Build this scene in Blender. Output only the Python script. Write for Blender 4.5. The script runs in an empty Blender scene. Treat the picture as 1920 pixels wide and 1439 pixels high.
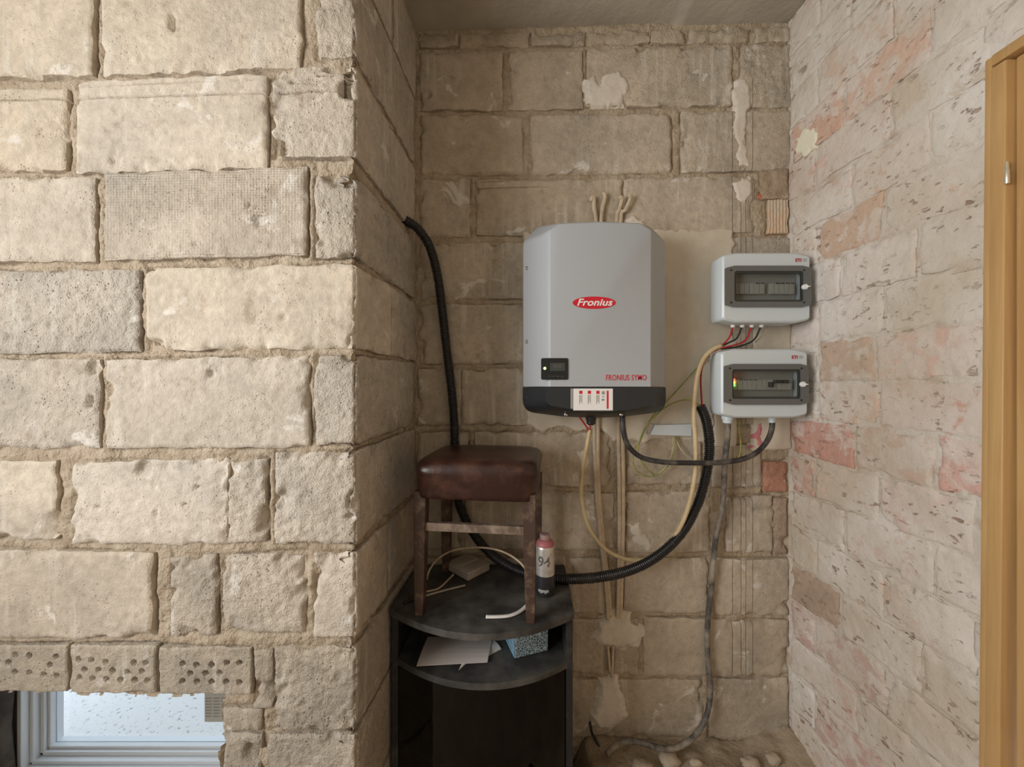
import bpy, bmesh, math, random
import numpy as np
from mathutils import Vector, Matrix

# ------------------------------------------------------------------ camera, world, light, exposure
F = 693.0            # focal length in pixels of the 1920 x 1439 frame
EYE = 1.55           # eye height
HZ = 722.0           # horizon row
scene = bpy.context.scene
col = scene.collection
cam_d = bpy.data.cameras.new('camera'); cam = bpy.data.objects.new('camera', cam_d); col.objects.link(cam)
cam_d.sensor_width = 36.0; cam_d.lens = 36.0 * F / 1920.0; cam_d.shift_y = (HZ - 719.5) / 1920.0
cam_d.clip_start = 0.02
cam.location = (0, 0, EYE); cam.rotation_euler = (math.radians(90), 0, 0)
scene.camera = cam

world = bpy.data.worlds.new('sky'); scene.world = world; world.use_nodes = True
bg = world.node_tree.nodes['Background']
bg.inputs['Color'].default_value = (0.86, 0.93, 1.0, 1); bg.inputs['Strength'].default_value = 2.2

def area_light(name, loc, rot, sx, sy, power, color):
    l = bpy.data.lights.new(name, 'AREA'); l.shape = 'RECTANGLE'; l.size = sx; l.size_y = sy
    l.energy = power; l.color = color
    o = bpy.data.objects.new(name, l); o.location = loc; o.rotation_euler = rot; col.objects.link(o)
    return o
# daylight through the big window in the left wall of the room (behind the photographer's left shoulder)
area_light('window_daylight', (-2.02, -0.52, 1.84), (math.radians(90), 0, math.radians(-90)), 1.5, 1.3, 66, (1.0, 0.97, 0.93))

scene.view_settings.view_transform = 'Standard'; scene.view_settings.look = 'None'
scene.view_settings.gamma = 1.0; scene.view_settings.use_curve_mapping = False
scene.view_settings.exposure = 0.0
scene.cycles.use_denoising = True
cy = scene.cycles
cy.max_bounces = 5; cy.diffuse_bounces = 4; cy.glossy_bounces = 2; cy.transmission_bounces = 3; cy.transparent_max_bounces = 8
cy.caustics_reflective = False; cy.caustics_refractive = False; cy.adaptive_threshold = 0.10

# ------------------------------------------------------------------ numpy noise
def _hash(x, y, z, seed):
    h = (x * 374761393 + y * 668265263 + z * 2147483647 + seed * 974634777) & 0xFFFFFFFF
    h = ((h ^ (h >> 13)) * 1274126177) & 0xFFFFFFFF
    h = ((h ^ (h >> 16)) * 2246822519) & 0xFFFFFFFF
    return ((h ^ (h >> 15)) & 0xFFFFFF) / float(0xFFFFFF)
def vnoise(x, y, seed=0):
    x = np.asarray(x, float); y = np.asarray(y, float)
    xi = np.floor(x).astype(np.int64); yi = np.floor(y).astype(np.int64)
    fx = x - xi; fy = y - yi
    fx = fx * fx * (3 - 2 * fx); fy = fy * fy * (3 - 2 * fy)
    a = _hash(xi, yi, 0 * xi, seed); b = _hash(xi + 1, yi, 0 * xi, seed)
    c = _hash(xi, yi + 1, 0 * xi, seed); d = _hash(xi + 1, yi + 1, 0 * xi, seed)
    return ((a * (1 - fx) + b * fx) * (1 - fy) + (c * (1 - fx) + d * fx) * fy) * 2 - 1
def fbm(x, y, seed=0, octv=3, gain=0.5):
    s = 0; a = 1.0; t = 0
    for i in range(octv):
        s = s + a * vnoise(x * (2 ** i) + 13.7 * i, y * (2 ** i) - 7.1 * i, seed + i); t += a; a *= gain
    return s / t
def sstep(a, b, x):
    t = np.clip((x - a) / (b - a), 0, 1); return t * t * (3 - 2 * t)

# ------------------------------------------------------------------ mesh helpers
def mesh_np(name, V, Q, smooth=True):
    me = bpy.data.meshes.new(name)
    V = np.asarray(V, np.float32); Q = np.asarray(Q, np.int32)
    k = Q.shape[1]
    me.vertices.add(len(V)); me.vertices.foreach_set('co', V.ravel())
    me.loops.add(Q.size); me.loops.foreach_set('vertex_index', Q.ravel())
    me.polygons.add(len(Q)); me.polygons.foreach_set('loop_start', np.arange(0, Q.size, k, dtype=np.int32))
    me.update(calc_edges=True); me.validate()
    if smooth: me.polygons.foreach_set('use_smooth', np.ones(len(me.polygons), bool))
    return me
def mesh_py(name, V, Fc, smooth=False):
    me = bpy.data.meshes.new(name); me.from_pydata([tuple(v) for v in V], [], [tuple(f) for f in Fc]); me.update()
    if smooth:
        for p in me.polygons: p.use_smooth = True
    return me
def link(name, me, mat, parent=None, color=None):
    o = bpy.data.objects.new(name, me); col.objects.link(o)
    if mat: me.materials.clear(); me.materials.append(mat)
    if parent is not None: o.parent = parent
    if color is not None: o.color = color
    return o
def tag(o, label, cat, group=None):
    o['label'] = label; o['category'] = cat
    if group: o['group'] = group
    return o
def struct(o, label=None, cat=None):
    o['kind'] = 'structure'
    if label: o['label'] = label
    if cat: o['category'] = cat
    return o
def empty(name, loc, label, cat, group=None):
    o = bpy.data.objects.new(name, None); o.empty_display_size = 0.05; o.location = loc; col.objects.link(o)
    return tag(o, label, cat, group)
class Thing:
    """an empty at the thing's base; parts are given in world coordinates"""
    def __init__(s, name, loc, label, cat, group=None):
        s.o = empty(name, loc, label, cat, group); s.loc = Vector(loc)
    def part(s, name, VF, mat, parent=None, smooth=False, label=None, color=None, auto=None):
        V, Fc = VF
        L = s.loc
        me = mesh_py(name, [(v[0] - L.x, v[1] - L.y, v[2] - L.z) for v in V], Fc, smooth)
        if auto is not None: autosmooth(me, auto)
        o = link(name, me, mat, parent or s.o, color)
        if label: o['label'] = label
        return o
def single(name, VF, mat, label, cat, group=None, smooth=False, auto=None):
    V, Fc = VF
    c = np.array(V, float); lo = c.min(0); hi = c.max(0)
    L = Vector(((lo[0] + hi[0]) / 2, (lo[1] + hi[1]) / 2, lo[2]))
    me = mesh_py(name, [(v[0] - L.x, v[1] - L.y, v[2] - L.z) for v in V], Fc, smooth)
    if auto is not None: autosmooth(me, auto)
    o = link(name, me, mat); o.location = L
    return tag(o, label, cat, group)
def autosmooth(me, deg):
    bm = bmesh.new(); bm.from_mesh(me)
    for f in bm.faces: f.smooth = True
    a = math.radians(deg)
    for e in bm.edges:
        if len(e.link_faces) == 2 and e.calc_face_angle(0) > a: e.smooth = False
    bm.to_mesh(me); bm.free()
def join(*vfs):
    V = []; Fc = []
    for v, f in vfs:
        n = len(V); V += [tuple(p) for p in v]; Fc += [tuple(i + n for i in q) for q in f]
    return V, Fc
def xf(VF, M):
    return [tuple(M @ Vector(v)) for v in VF[0]], VF[1]
def box(x0, x1, y0, y1, z0, z1, bev=0.0, seg=2):
    bm = bmesh.new(); bmesh.ops.create_cube(bm, size=1)
    for v in bm.verts:
        v.co = Vector(((x0 + x1) / 2 + v.co.x * (x1 - x0), (y0 + y1) / 2 + v.co.y * (y1 - y0), (z0 + z1) / 2 + v.co.z * (z1 - z0)))
    if bev > 0: bmesh.ops.bevel(bm, geom=bm.edges[:], offset=bev, segments=seg, affect='EDGES', profile=0.5)
    return from_bm(bm)
def from_bm(bm):
    bm.verts.index_update()
    V = [tuple(v.co) for v in bm.verts]; Fc = [tuple(v.index for v in f.verts) for f in bm.faces]; bm.free()
    return V, Fc
def prism(poly, y0, y1, axis='y'):
    """extrude polygon; poly in (a,b): axis y -> (x,z), axis z -> (x,y), axis x -> (y,z)"""
    n = len(poly)
    def p(a, b, c):
        return (a, c, b) if axis == 'y' else ((a, b, c) if axis == 'z' else (c, a, b))
    V = [p(a, b, y0) for a, b in poly] + [p(a, b, y1) for a, b in poly]
    Fc = [tuple(range(n - 1, -1, -1)), tuple(range(n, 2 * n))] + [(i, (i + 1) % n, n + (i + 1) % n, n + i) for i in range(n)]
    return V, Fc
def loft(rings, cap0=True, cap1=True):
    n = len(rings[0]); V = [p for r in rings for p in r]; Fc = []
    for k in range(len(rings) - 1):
        for i in range(n):
            j = (i + 1) % n
            Fc.append((k * n + i, k * n + j, (k + 1) * n + j, (k + 1) * n + i))
    if cap0: Fc.append(tuple(range(n - 1, -1, -1)))
    if cap1: Fc.append(tuple((len(rings) - 1) * n + i for i in range(n)))
    return V, Fc
def roundpoly(pts, seg=5):
    """pts: (x, z, radius) -> rounded polygon outline with a constant number of points"""
    out = []; n = len(pts)
    for i in range(n):
        p = Vector(pts[i][:2]); a = Vector(pts[i - 1][:2]); b = Vector(pts[(i + 1) % n][:2]); r = pts[i][2]
        d1 = (a - p).normalized(); d2 = (b - p).normalized()
        ang = d1.angle(d2); t = min(r / math.tan(ang / 2), (a - p).length * .49, (b - p).length * .49)
        A = p + d1 * t; B = p + d2 * t
        for k in range(seg + 1):
            s = k / seg; q = A * (1 - s) ** 2 + p * 2 * s * (1 - s) + B * s * s
            out.append((q.x, q.y))
    return out
def lathe(prof, n=24, c=(0, 0, 0), axis='z'):
    rings = []
    for r, z in prof:
        ring = []
        for i in range(n):
            a = 2 * math.pi * i / n
            x, y = r * math.cos(a), r * math.sin(a)
            if axis == 'z': ring.append((c[0] + x, c[1] + y, c[2] + z))
            else: ring.append((c[0] + x, c[1] + z, c[2] + y))
        rings.append(ring)
    return loft(rings)
def crom(P, step=0.006):
    P = [Vector(p) for p in P]; out = []
    Q = [P[0] * 2 - P[1]] + P + [P[-1] * 2 - P[-2]]
    for i in range(1, len(Q) - 2):
        p0, p1, p2, p3 = Q[i - 1:i + 3]
        m = max(2, int((p2 - p1).length / step))
        for k in range(m):
            t = k / m
            out.append(0.5 * ((2 * p1) + (-p0 + p2) * t + (2 * p0 - 5 * p1 + 4 * p2 - p3) * t * t + (-p0 + 3 * p1 - 3 * p2 + p3) * t ** 3))
    out.append(P[-1]); return out
def tube(P, r, n=10, step=0.008, rfun=None, flat=1.0, up=None, raw=False):
    pts = P if raw else crom(P, step)
    rings = []; N = None; s = 0
    for i, p in enumerate(pts):
        t = (pts[min(i + 1, len(pts) - 1)] - pts[max(i - 1, 0)]).normalized()
        if N is None:
            a = Vector(up) if up else (Vector((0, 1, 0)) if abs(t.y) < .9 else Vector((1, 0, 0)))
            N = (a - t * a.dot(t)).normalized()
        else:
            if up: N = Vector(up)
            N = (N - t * N.dot(t)).normalized()
        B = t.cross(N)
        if i: s += (pts[i] - pts[i - 1]).length
        rr = rfun(s) if rfun else r
        rings.append([tuple(p + N * (math.cos(2 * math.pi * k / n) * rr * flat) + B * (math.sin(2 * math.pi * k / n) * rr)) for k in range(n)])
    return loft(rings)
def P3(px, py, Y):
    return Vector(((px - 960) / F * Y, Y, EYE - (py - HZ) / F * Y))
def PY(px, z):  # depth at which pixel row meets height z is given elsewhere
    return 0
def on_height(px, py, z):
    Y = (EYE - z) * F / (py - HZ); return Vector(((px - 960) / F * Y, Y, z))
def text_vf(s, size, shear=0.0, bold=0.0, extrude=0.0004, align='CENTER', space=1.0):
    c = bpy.data.curves.new('t', 'FONT'); c.body = s; c.size = size; c.shear = shear; c.offset = bold; c.extrude = extrude
    c.align_x = align; c.align_y = 'CENTER'; c.space_character = space; c.resolution_u = 4
    o = bpy.data.objects.new('t', c); col.objects.link(o)
    dg = bpy.context.evaluated_depsgraph_get(); me = bpy.data.meshes.new_from_object(o.evaluated_get(dg))
    V = [tuple(v.co) for v in me.vertices]; Fc = [tuple(p.vertices) for p in me.polygons]
    bpy.data.objects.remove(o); bpy.data.curves.remove(c); bpy.data.meshes.remove(me)
    return V, Fc
def face_cam(VF, x, y, z):   # text in its xy plane -> stands in xz facing -y
    return [(x + v[0], y - v[2], z + v[1]) for v in VF[0]], VF[1]

# ------------------------------------------------------------------ materials
class NT:
    def __init__(s, name):
        s.m = bpy.data.materials.new(name); s.m.use_nodes = True; s.t = s.m.node_tree; s.b = s.t.nodes['Principled BSDF']
    def n(s, typ, **kw):
        nd = s.t.nodes.new(typ)
        for k, v in kw.items():
            if k.startswith('i_'): nd.inputs[int(k[2:]) if k[2:].isdigit() else k[2:]].default_value = v
            else: setattr(nd, k, v)
        return nd
    def l(s, a, b): s.t.links.new(a, b)
    def coord(s, scale=(1, 1, 1), out='Object', rot=(0, 0, 0)):
        tc = s.n('ShaderNodeTexCoord'); mp = s.n('ShaderNodeMapping'); mp.inputs['Scale'].default_value = scale
        mp.inputs['Rotation'].default_value = rot
        s.l(tc.outputs[out], mp.inputs['Vector']); return mp.outputs['Vector']
    def noise(s, vec, scale, detail=4, rough=.55, dist=0.0):
        n = s.n('ShaderNodeTexNoise'); n.inputs['Scale'].default_value = scale; n.inputs['Detail'].default_value = detail
        n.inputs['Roughness'].default_value = rough; n.inputs['Distortion'].default_value = dist
        s.l(vec, n.inputs['Vector']); return n.outputs['Fac']
    def voro(s, vec, scale):
        n = s.n('ShaderNodeTexVoronoi'); n.inputs['Scale'].default_value = scale; s.l(vec, n.inputs['Vector']); return n.outputs['Distance']
    def rng(s, v, a, b, c, d):
        n = s.n('ShaderNodeMapRange'); n.inputs[1].default_value = a; n.inputs[2].default_value = b
        n.inputs[3].default_value = c; n.inputs[4].default_value = d; s.l(v, n.inputs[0]); return n.outputs[0]
    def math(s, op, a, b=None):
        n = s.n('ShaderNodeMath', operation=op)
        for i, x in enumerate((a, b)):
            if x is None: continue
            if isinstance(x, (int, float)): n.inputs[i].default_value = x
            else: s.l(x, n.inputs[i])
        return n.outputs[0]
    def mix(s, fac, a, b, mode='MIX'):
        n = s.n('ShaderNodeMix', data_type='RGBA', blend_type=mode)
        for i, x in ((0, fac), (6, a), (7, b)):
            if isinstance(x, (int, float)): n.inputs[i].default_value = x
            elif isinstance(x, tuple): n.inputs[i].default_value = x if len(x) == 4 else x + (1,)
            else: s.l(x, n.inputs[i])
        return n.outputs[2]
    def scale_col(s, c, f):
        v = s.n('ShaderNodeVectorMath', operation='SCALE'); s.l(c, v.inputs[0])
        if isinstance(f, (int, float)): v.inputs[3].default_value = f
        else: s.l(f, v.inputs[3])
        return v.outputs[0]
    def bump(s, h, strength=.5, dist=.003):
        b = s.n('ShaderNodeBump'); b.inputs['Distance'].default_value = dist
        if isinstance(strength, (int, float)): b.inputs['Strength'].default_value = strength
        else: s.l(strength, b.inputs['Strength'])
        s.l(h, b.inputs['Height']); s.l(b.outputs[0], s.b.inputs['Normal'])
    def base(s, c):
        if isinstance(c, tuple): s.b.inputs['Base Color'].default_value = c if len(c) == 4 else c + (1,)
        else: s.l(c, s.b.inputs['Base Color'])
    def set(s, **kw):
        for k, v in kw.items():
            s.b.inputs[k.replace('_', ' ')].default_value = v
        return s

def block_material(name, hatch=False):
    m = NT(name); m.set(Roughness=.92); m.b.inputs['Specular IOR Level'].default_value = .15
    v = m.coord(); oi = m.n('ShaderNodeObjectInfo')
    big = m.rng(m.noise(v, 4.5, 4, .6), .3, .7, .77, 1.13)
    mid = m.rng(m.noise(v, 38, 4, .7), .25, .75, .78, 1.16)
    c = m.scale_col(oi.outputs['Color'], m.math('MULTIPLY', big, mid))
    # warm / grey drift
    drift = m.rng(m.noise(v, 2.3, 3, .5), .35, .65, 0, 1)
    c = m.mix(m.math('MULTIPLY', drift, .28), c, (.62, .49, .32), 'MULTIPLY') if False else m.mix(m.math('MULTIPLY', drift, .16), c, (.50, .385, .26))
    vs = m.coord((34, 34, 2.2)); st = m.rng(m.noise(vs, 1.0, 3, .6), .54, .70, 0, .48)
    st = m.math('MULTIPLY', st, m.rng(m.noise(v, 3.1, 2), .45, .6, 0, 1))
    c = m.mix(st, c, (.80, .77, .70))
    wh = m.math('MULTIPLY', m.rng(m.noise(v, 8.5, 5, .62, .6), .625, .67, 0, .6), 1.0)
    c = m.mix(wh, c, (.80, .77, .72))
    dk = m.rng(m.noise(v, 11, 5, .7), .585, .72, 0, .55)
    c = m.mix(dk, c, (.26, .19, .125))
    vo = m.voro(v, 95); pit = m.math('MULTIPLY', m.rng(vo, .10, .22, 1, 0), m.rng(m.noise(v, 14, 2), .5, .62, 0, 1))
    c = m.mix(m.math('MULTIPLY', pit, .5), c, (.24, .18, .13))
    m.base(c)
    h = m.math('ADD', m.math('MULTIPLY', m.noise(v, 70, 4, .7), .9), m.math('MULTIPLY', m.noise(v, 260, 2, .6), .35))
    h = m.math('SUBTRACT', h, m.math('MULTIPLY', pit, .7))
    if hatch:
        w1 = m.n('ShaderNodeTexWave', wave_type='BANDS', bands_direction='Z'); w1.inputs['Scale'].default_value = 46; m.l(v, w1.inputs['Vector'])
        w2 = m.n('ShaderNodeTexWave', wave_type='BANDS', bands_direction='X'); w2.inputs['Scale'].default_value = 40; m.l(v, w2.inputs['Vector'])
        h = m.math('ADD', h, m.math('MULTIPLY', m.math('ADD', w1.outputs['Fac'], m.math('MULTIPLY', w2.outputs['Fac'], .35)), m.rng(m.noise(v, 3.5, 2), .38, .52, .08, .42)))
    m.bump(h, m.math('ADD', m.math('MULTIPLY', oi.outputs['Alpha'], 1.0), .15), .008)
    return m.m
def mortar_material(name, c0, c1):
    m = NT(name); m.set(Roughness=.95); m.b.inputs['Specular IOR Level'].default_value = .1
    v = m.coord()
    f = m.rng(m.noise(v, 20, 5, .65), .3, .7, 0, 1)
    c = m.mix(f, c0, c1)
    lump = m.noise(v, 75, 3, .6)
    c = m.mix(m.rng(lump, .56, .70, 0, .30), c, tuple(x * .55 for x in c0))
    m.base(c)
    m.bump(m.math('ADD', m.noise(v, 42, 4, .65), m.math('MULTIPLY', lump, .5)), 1.0, .012)
    return m.m
def brick_material(name):
    """whitewashed brick: object colour = clay under the wash, alpha = how much of it shows"""
    m = NT(name); m.set(Roughness=.9); m.b.inputs['Specular IOR Level'].default_value = .2
    v = m.coord(); oi = m.n('ShaderNodeObjectInfo')
    n = m.noise(v, 15, 5, .68, .4)
    clay = m.scale_col(oi.outputs['Color'], m.rng(n, .25, .75, .75, 1.2))
    wash = m.mix(m.rng(m.noise(v, 2.6, 4, .6), .36, .64, 0, 1), (.57, .50, .41), (.76, .73, .69))
    thr = m.math('SUBTRACT', 1.0, oi.outputs['Alpha'])
    wash = m.mix(m.math('MULTIPLY', oi.outputs['Alpha'], .45), wash, oi.outputs['Color'])
    d = m.math('SUBTRACT', n, m.math('ADD', m.math('MULTIPLY', thr, .55), .24))
    f = m.rng(d, -.03, .07, 0, .70)
    c = m.mix(f, wash, clay)
    vd = m.coord((30, 30, 58)); fn = m.noise(vd, 1.0, 3, .6)
    fl = m.math('MULTIPLY', m.rng(fn, .60, .665, 0, .9), m.rng(m.noise(v, 7, 2), .42, .62, .10, 1))
    c = m.mix(fl, c, (.31, .205, .145)); m.base(c)
    h = m.math('ADD', m.noise(v, 48, 4, .7), m.math('MULTIPLY', fl, -1.0))
    m.bump(h, .6, .007)
    return m.m
def simple(name, c, rough=.5, metal=0.0, bump=None, vary=None, spec=.5, coat=0.0):
    m = NT(name); m.set(Roughness=rough, Metallic=metal); m.b.inputs['Specular IOR Level'].default_value = spec
    if coat: m.b.inputs['Coat Weight'].default_value = coat
    v = m.coord()
    if vary:
        sc, c2, a, b = vary; m.base(m.mix(m.rng(m.noise(v, sc, 6, .65), a, b, 0, 1), c, c2))
    else: m.base(c)
    if bump: m.bump(m.noise(v, bump[0], 5, .6), bump[1], bump[2])
    return m.m
def emit(name, c, s):
    m = NT(name); m.base(tuple(x * .5 for x in c)); m.b.inputs['Emission Color'].default_value = c + (1,); m.b.inputs['Emission Strength'].default_value = s
    return m.m

M = {}
M['block'] = block_material('silicate block'); M['hatch'] = block_material('hatched block', True)
M['mortar'] = mortar_material('sandy mortar', (.36, .285, .205), (.54, .46, .36))
M['mortar_back'] = mortar_material('sandy mortar of the niche', (.36, .28, .19), (.54, .46, .35))
M['wash'] = mortar_material('whitewashed render', (.55, .49, .41), (.70, .66, .59))
M['brick'] = brick_material('whitewashed brick')
M['concrete'] = simple('concrete slab', (.40, .36, .30), .95, bump=(30, .5, .006), vary=(3, (.50, .46, .39), .35, .65), spec=.1)
M['floor'] = simple('dusty floor', (.30, .235, .165), .95, bump=(40, .9, .012), vary=(7, (.45, .37, .27), .35, .7), spec=.1)
M['plaster'] = simple('thin cream plaster', (.60, .53, .42), .95, bump=(45, .35, .003), vary=(6, (.70, .64, .54), .35, .65), spec=.1)
M['gypsum'] = simple('white gypsum', (.72, .66, .58), .95, bump=(70, .6, .004), vary=(12, (.60, .53, .44), .45, .7), spec=.1)
M['cream'] = simple('cream filler', (.80, .77, .62), .9, bump=(60, .4, .003), spec=.1)
M['room'] = simple('room plaster', (.62, .58, .52), .95, bump=(30, .3, .003), spec=.1)
M['lilac'] = simple('grey window plaster', (.42, .41, .44), .95, bump=(40, .3, .003), spec=.1)
M['clay'] = simple('red clay', (.55, .20, .11), .9, bump=(60, .5, .003))
M['clay_pale'] = simple('pale ribbed clay', (.62, .44, .30), .9, bump=(60, .4, .003), vary=(18, (.56, .48, .38), .4, .65))
M['dark_hole'] = simple('cavity', (.03, .025, .02), 1)
M['inv_grey'] = simple('grey powder coat', (.425, .455, .49), .55, bump=(500, .06, .001))
M['inv_black'] = simple('anthracite plastic', (.022, .025, .029), .45, bump=(400, .06, .001))
M['black_gloss'] = simple('black gloss', (.012, .014, .015), .2)
M['lcd'] = simple('unlit lcd', (.05, .06, .055), .3)
M['red'] = simple('red print', (.62, .012, .03), .45)
M['white'] = simple('white print', (.85, .85, .84), .5)
M['paper'] = simple('paper', (.78, .77, .75), .8, vary=(30, (.70, .68, .66), .4, .7))
M['paper_warm'] = simple('letter paper', (.60, .56, .54), .85)
M['ink'] = simple('dark print', (.10, .09, .09), .7)
M['grey_print'] = simple('grey print', (.33, .32, .31), .7)
M['steel'] = simple('steel', (.55, .54, .52), .32, 1.0)
M['box_white'] = simple('light grey plastic', (.63, .70, .74), .35)
M['box_inside'] = simple('inner panel', (.46, .46, .44), .5)
M['breaker'] = simple('breaker plastic', (.58, .58, .55), .5)
M['rubber'] = simple('black rubber', (.012, .012, .013), .42)
M['conduit'] = simple('black corrugated plastic', (.013, .013, .015), .33, vary=(14, (.05, .047, .042), .55, .75))
M['cable_black'] = simple('black cable sheath', (.022, .022, .024), .5, vary=(18, (.16, .14, .12), .48, .72))
M['cable_grey'] = simple('dusty grey cable', (.07, .065, .06), .75, vary=(13, (.36, .31, .25), .42, .66))
M['cable_cream'] = simple('cream cable sheath', (.62, .50, .30), .5, vary=(9, (.50, .37, .20), .45, .65))
M['cable_flat'] = simple('plaster-stained flat cable', (.64, .53, .39), .85, vary=(20, (.44, .34, .24), .42, .7))
M['wire_red'] = simple('red wire', (.42, .018, .022), .45)
M['wire_black'] = simple('black wire', (.02, .02, .022), .45)
M['wire_yellow'] = simple('yellow-green wire', (.40, .35, .09), .45, vary=(60, (.22, .30, .07), .45, .55))
M['wire_pale'] = simple('pale wire', (.55, .50, .36), .55)
M['wood_leg'] = simple('worn stained wood', (.055, .030, .020), .55, vary=(26, (.19, .125, .085), .50, .70), bump=(80, .3, .002))
M['wood_lit'] = simple('wood paled by painted light', (.12, .085, .062), .5, vary=(20, (.30, .23, .18), .42, .62), bump=(80, .3, .002))  # stretcher wood paled overall, so light on its top face is in the colour
M['leather'] = simple('brown leatherette', (.030, .0105, .008), .30, vary=(13, (.095, .040, .026), .45, .7), bump=(150, .28, .002))
M['cab_black'] = simple('dusty black board', (.014, .014, .015), .5, vary=(11, (.075, .072, .068), .50, .78))
M['cab_top'] = simple('dusty black top', (.030, .030, .030), .55, vary=(7, (.115, .11, .102), .42, .68), bump=(120, .1, .001))
M['cab_in'] = simple('cabinet inside', (.012, .010, .008), .6)
M['can_metal'] = simple('silver can paint', (.62, .60, .57), .35, .6, vary=(40, (.40, .36, .33), .5, .7))
M['can_black'] = simple('black can band', (.02, .02, .022), .4, vary=(50, (.12, .11, .11), .6, .75))
M['can_pink'] = simple('dusty red cap', (.42, .14, .15), .5)
M['can_cap'] = simple('grey red nozzle', (.38, .24, .235), .5)
M['dev_white'] = simple('dusty white plastic', (.55, .50, .45), .5, vary=(16, (.42, .37, .32), .4, .7))
M['frame_white'] = simple('white window plastic', (.80, .85, .90), .35)
M['roughcast'] = simple('outdoor roughcast', (.86, .86, .85), .9, vary=(42, (.34, .35, .37), .585, .66), bump=(60, .8, .01))
M['post'] = simple('old dark wood', (.045, .032, .024), .7, vary=(9, (.10, .075, .055), .45, .6))
M['stone'] = simple('rubble stone', (.46, .39, .30), .95, bump=(40, .9, .008), vary=(12, (.36, .28, .2), .4, .65))
M['pink_paint'] = simple('pink sprayed paint', (.62, .22, .24), .9)

def wood_material():
    m = NT('honey varnished wood'); m.set(Roughness=.38)
    v = m.coord((22, 22, 1.1)); n = m.noise(v, 1.6, 6, .62, .8)
    v2 = m.coord((5, 5, 2.0)); n2 = m.noise(v2, 1.2, 4, .5)
    c = m.mix(m.rng(n, .3, .7, 0, 1), (.60, .385, .165), (.47, .275, .11))
    c = m.mix(m.rng(n2, .45, .7, 0, .55), c, (.70, .47, .225))
    m.base(c); m.bump(n, .12, .002); return m.m
M['wood'] = wood_material()
def glass_material(name, tint, rough=.05):
    m = NT(name); t = m.t; out = t.nodes['Material Output']
    tr = m.n('ShaderNodeBsdfTransparent'); tr.inputs[0].default_value = tint + (1,)
    gl = m.n('ShaderNodeBsdfGlossy'); gl.inputs['Roughness'].default_value = rough; gl.inputs[0].default_value = (1, 1, 1, 1)
    lw = m.n('ShaderNodeLayerWeight'); lw.inputs[0].default_value = .5
    fac = m.math('ADD', m.math('MULTIPLY', m.math('POWER', lw.outputs['Facing'], 4.0), .6), .03)
    mx = m.n('ShaderNodeMixShader'); m.l(fac, mx.inputs[0]); m.l(tr.outputs[0], mx.inputs[1]); m.l(gl.outputs[0], mx.inputs[2])
    m.l(mx.outputs[0], out.inputs[0]); t.nodes.remove(m.b); return m.m
M['smoke'] = glass_material('smoky clear plastic', (.78, .79, .78), .08)
M['smoke_frame'] = simple('smoky plastic frame', (.135, .140, .137), .22)
M['smoke_edge'] = simple('dark gasket', (.035, .037, .037), .4)
M['pane'] = glass_material('window glass', (.95, .98, 1.0), .02)
M['dark_glass'] = glass_material('brown black door glass', (.16, .12, .08), .06)
def pattern_material():
    m = NT('blue leaf-print carton'); m.set(Roughness=.6)
    v = m.coord(); w = m.n('ShaderNodeTexVoronoi', feature='DISTANCE_TO_EDGE'); w.inputs['Scale'].default_value = 120; m.l(v, w.inputs['Vector'])
    c = m.mix(m.rng(w.outputs['Distance'], .06, .12, 1, 0), (.055, .10, .13), (.42, .52, .56)); m.base(c); return m.m
M['pattern'] = pattern_material()
M['pattern_end'] = simple('blue carton end', (.16, .33, .46), .6, vary=(90, (.45, .6, .7), .5, .65))
M['newsprint'] = simple('newspaper', (.60, .60, .56), .9)

# ------------------------------------------------------------------ walls as polylines in plan
class Wall:
    def __init__(s, pts):
        s.p = [Vector(p) for p in pts]; s.seg = []; a = 0
        for i in range(len(s.p) - 1):
            d = s.p[i + 1] - s.p[i]; L = d.length; d = d / L
            s.seg.append((a, a + L, s.p[i], d, Vector((d.y, -d.x)))); a += L
        s.len = a
    def pos(s, u, v, w):
        """arrays -> world coordinates; w is measured out of the wall towards the room"""
        u = np.asarray(u, float); X = np.zeros_like(u); Y = np.zeros_like(u)
        ns = len(s.seg)
        for i, (a, b, o, d, n) in enumerate(s.seg):
            m = np.ones_like(u, bool)
            if i > 0: m &= u >= a
            if i < ns - 1: m &= u < b
            t = u[m] - a
            X[m] = o.x + d.x * t + n.x * w[m]; Y[m] = o.y + d.y * t + n.y * w[m]
        if ns == 2:      # mitre around the corner
            a = s.seg[1][0]; n1 = s.seg[0][4]; n2 = s.seg[1][4]; m = np.abs(u - a) < 1e-6
            C = s.p[1]; bx = (n1 + n2) / (1 + n1.dot(n2))
            X[m] = C.x + bx.x * w[m]; Y[m] = C.y + bx.y * w[m]
        return np.stack([X, Y, v], -1)
    def uv(s, px, py, i=0):
        a, b, o, d, n = s.seg[i]; k = (px - 960) / F
        # (k*Y, Y) = o + d*t
        t = (o.x - k * o.y) / (k * d.y - d.x); Y = o.y + d.y * t
        return a + t, EYE - (py - HZ) / F * Y
    def point(s, px, py, w=0.0, i=0):
        u, v = s.uv(px, py, i); return Vector(s.pos(np.array([u]), np.array([v]), np.array([w]))[0])

pL = (-1.3645, 0.985); pR = (-0.4056, 0.9625); pC = (-0.3729, 1.46); pE = (1.088, 1.45)
d0 = Vector((pL[0] - pR[0], pL[1] - pR[1])).normalized()
pL2 = (pR[0] + d0.x * 1.75, pR[1] + d0.y * 1.75)
WF = Wall([pL2, pR, pC]); UR = WF.seg[0][1]
WB = Wall([pC, pE])
pF = (1.088 + .0216 * 4.3, 1.45 - 4.3)
WR = Wall([pE, pF])
CEIL = EYE + 1.43

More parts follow.
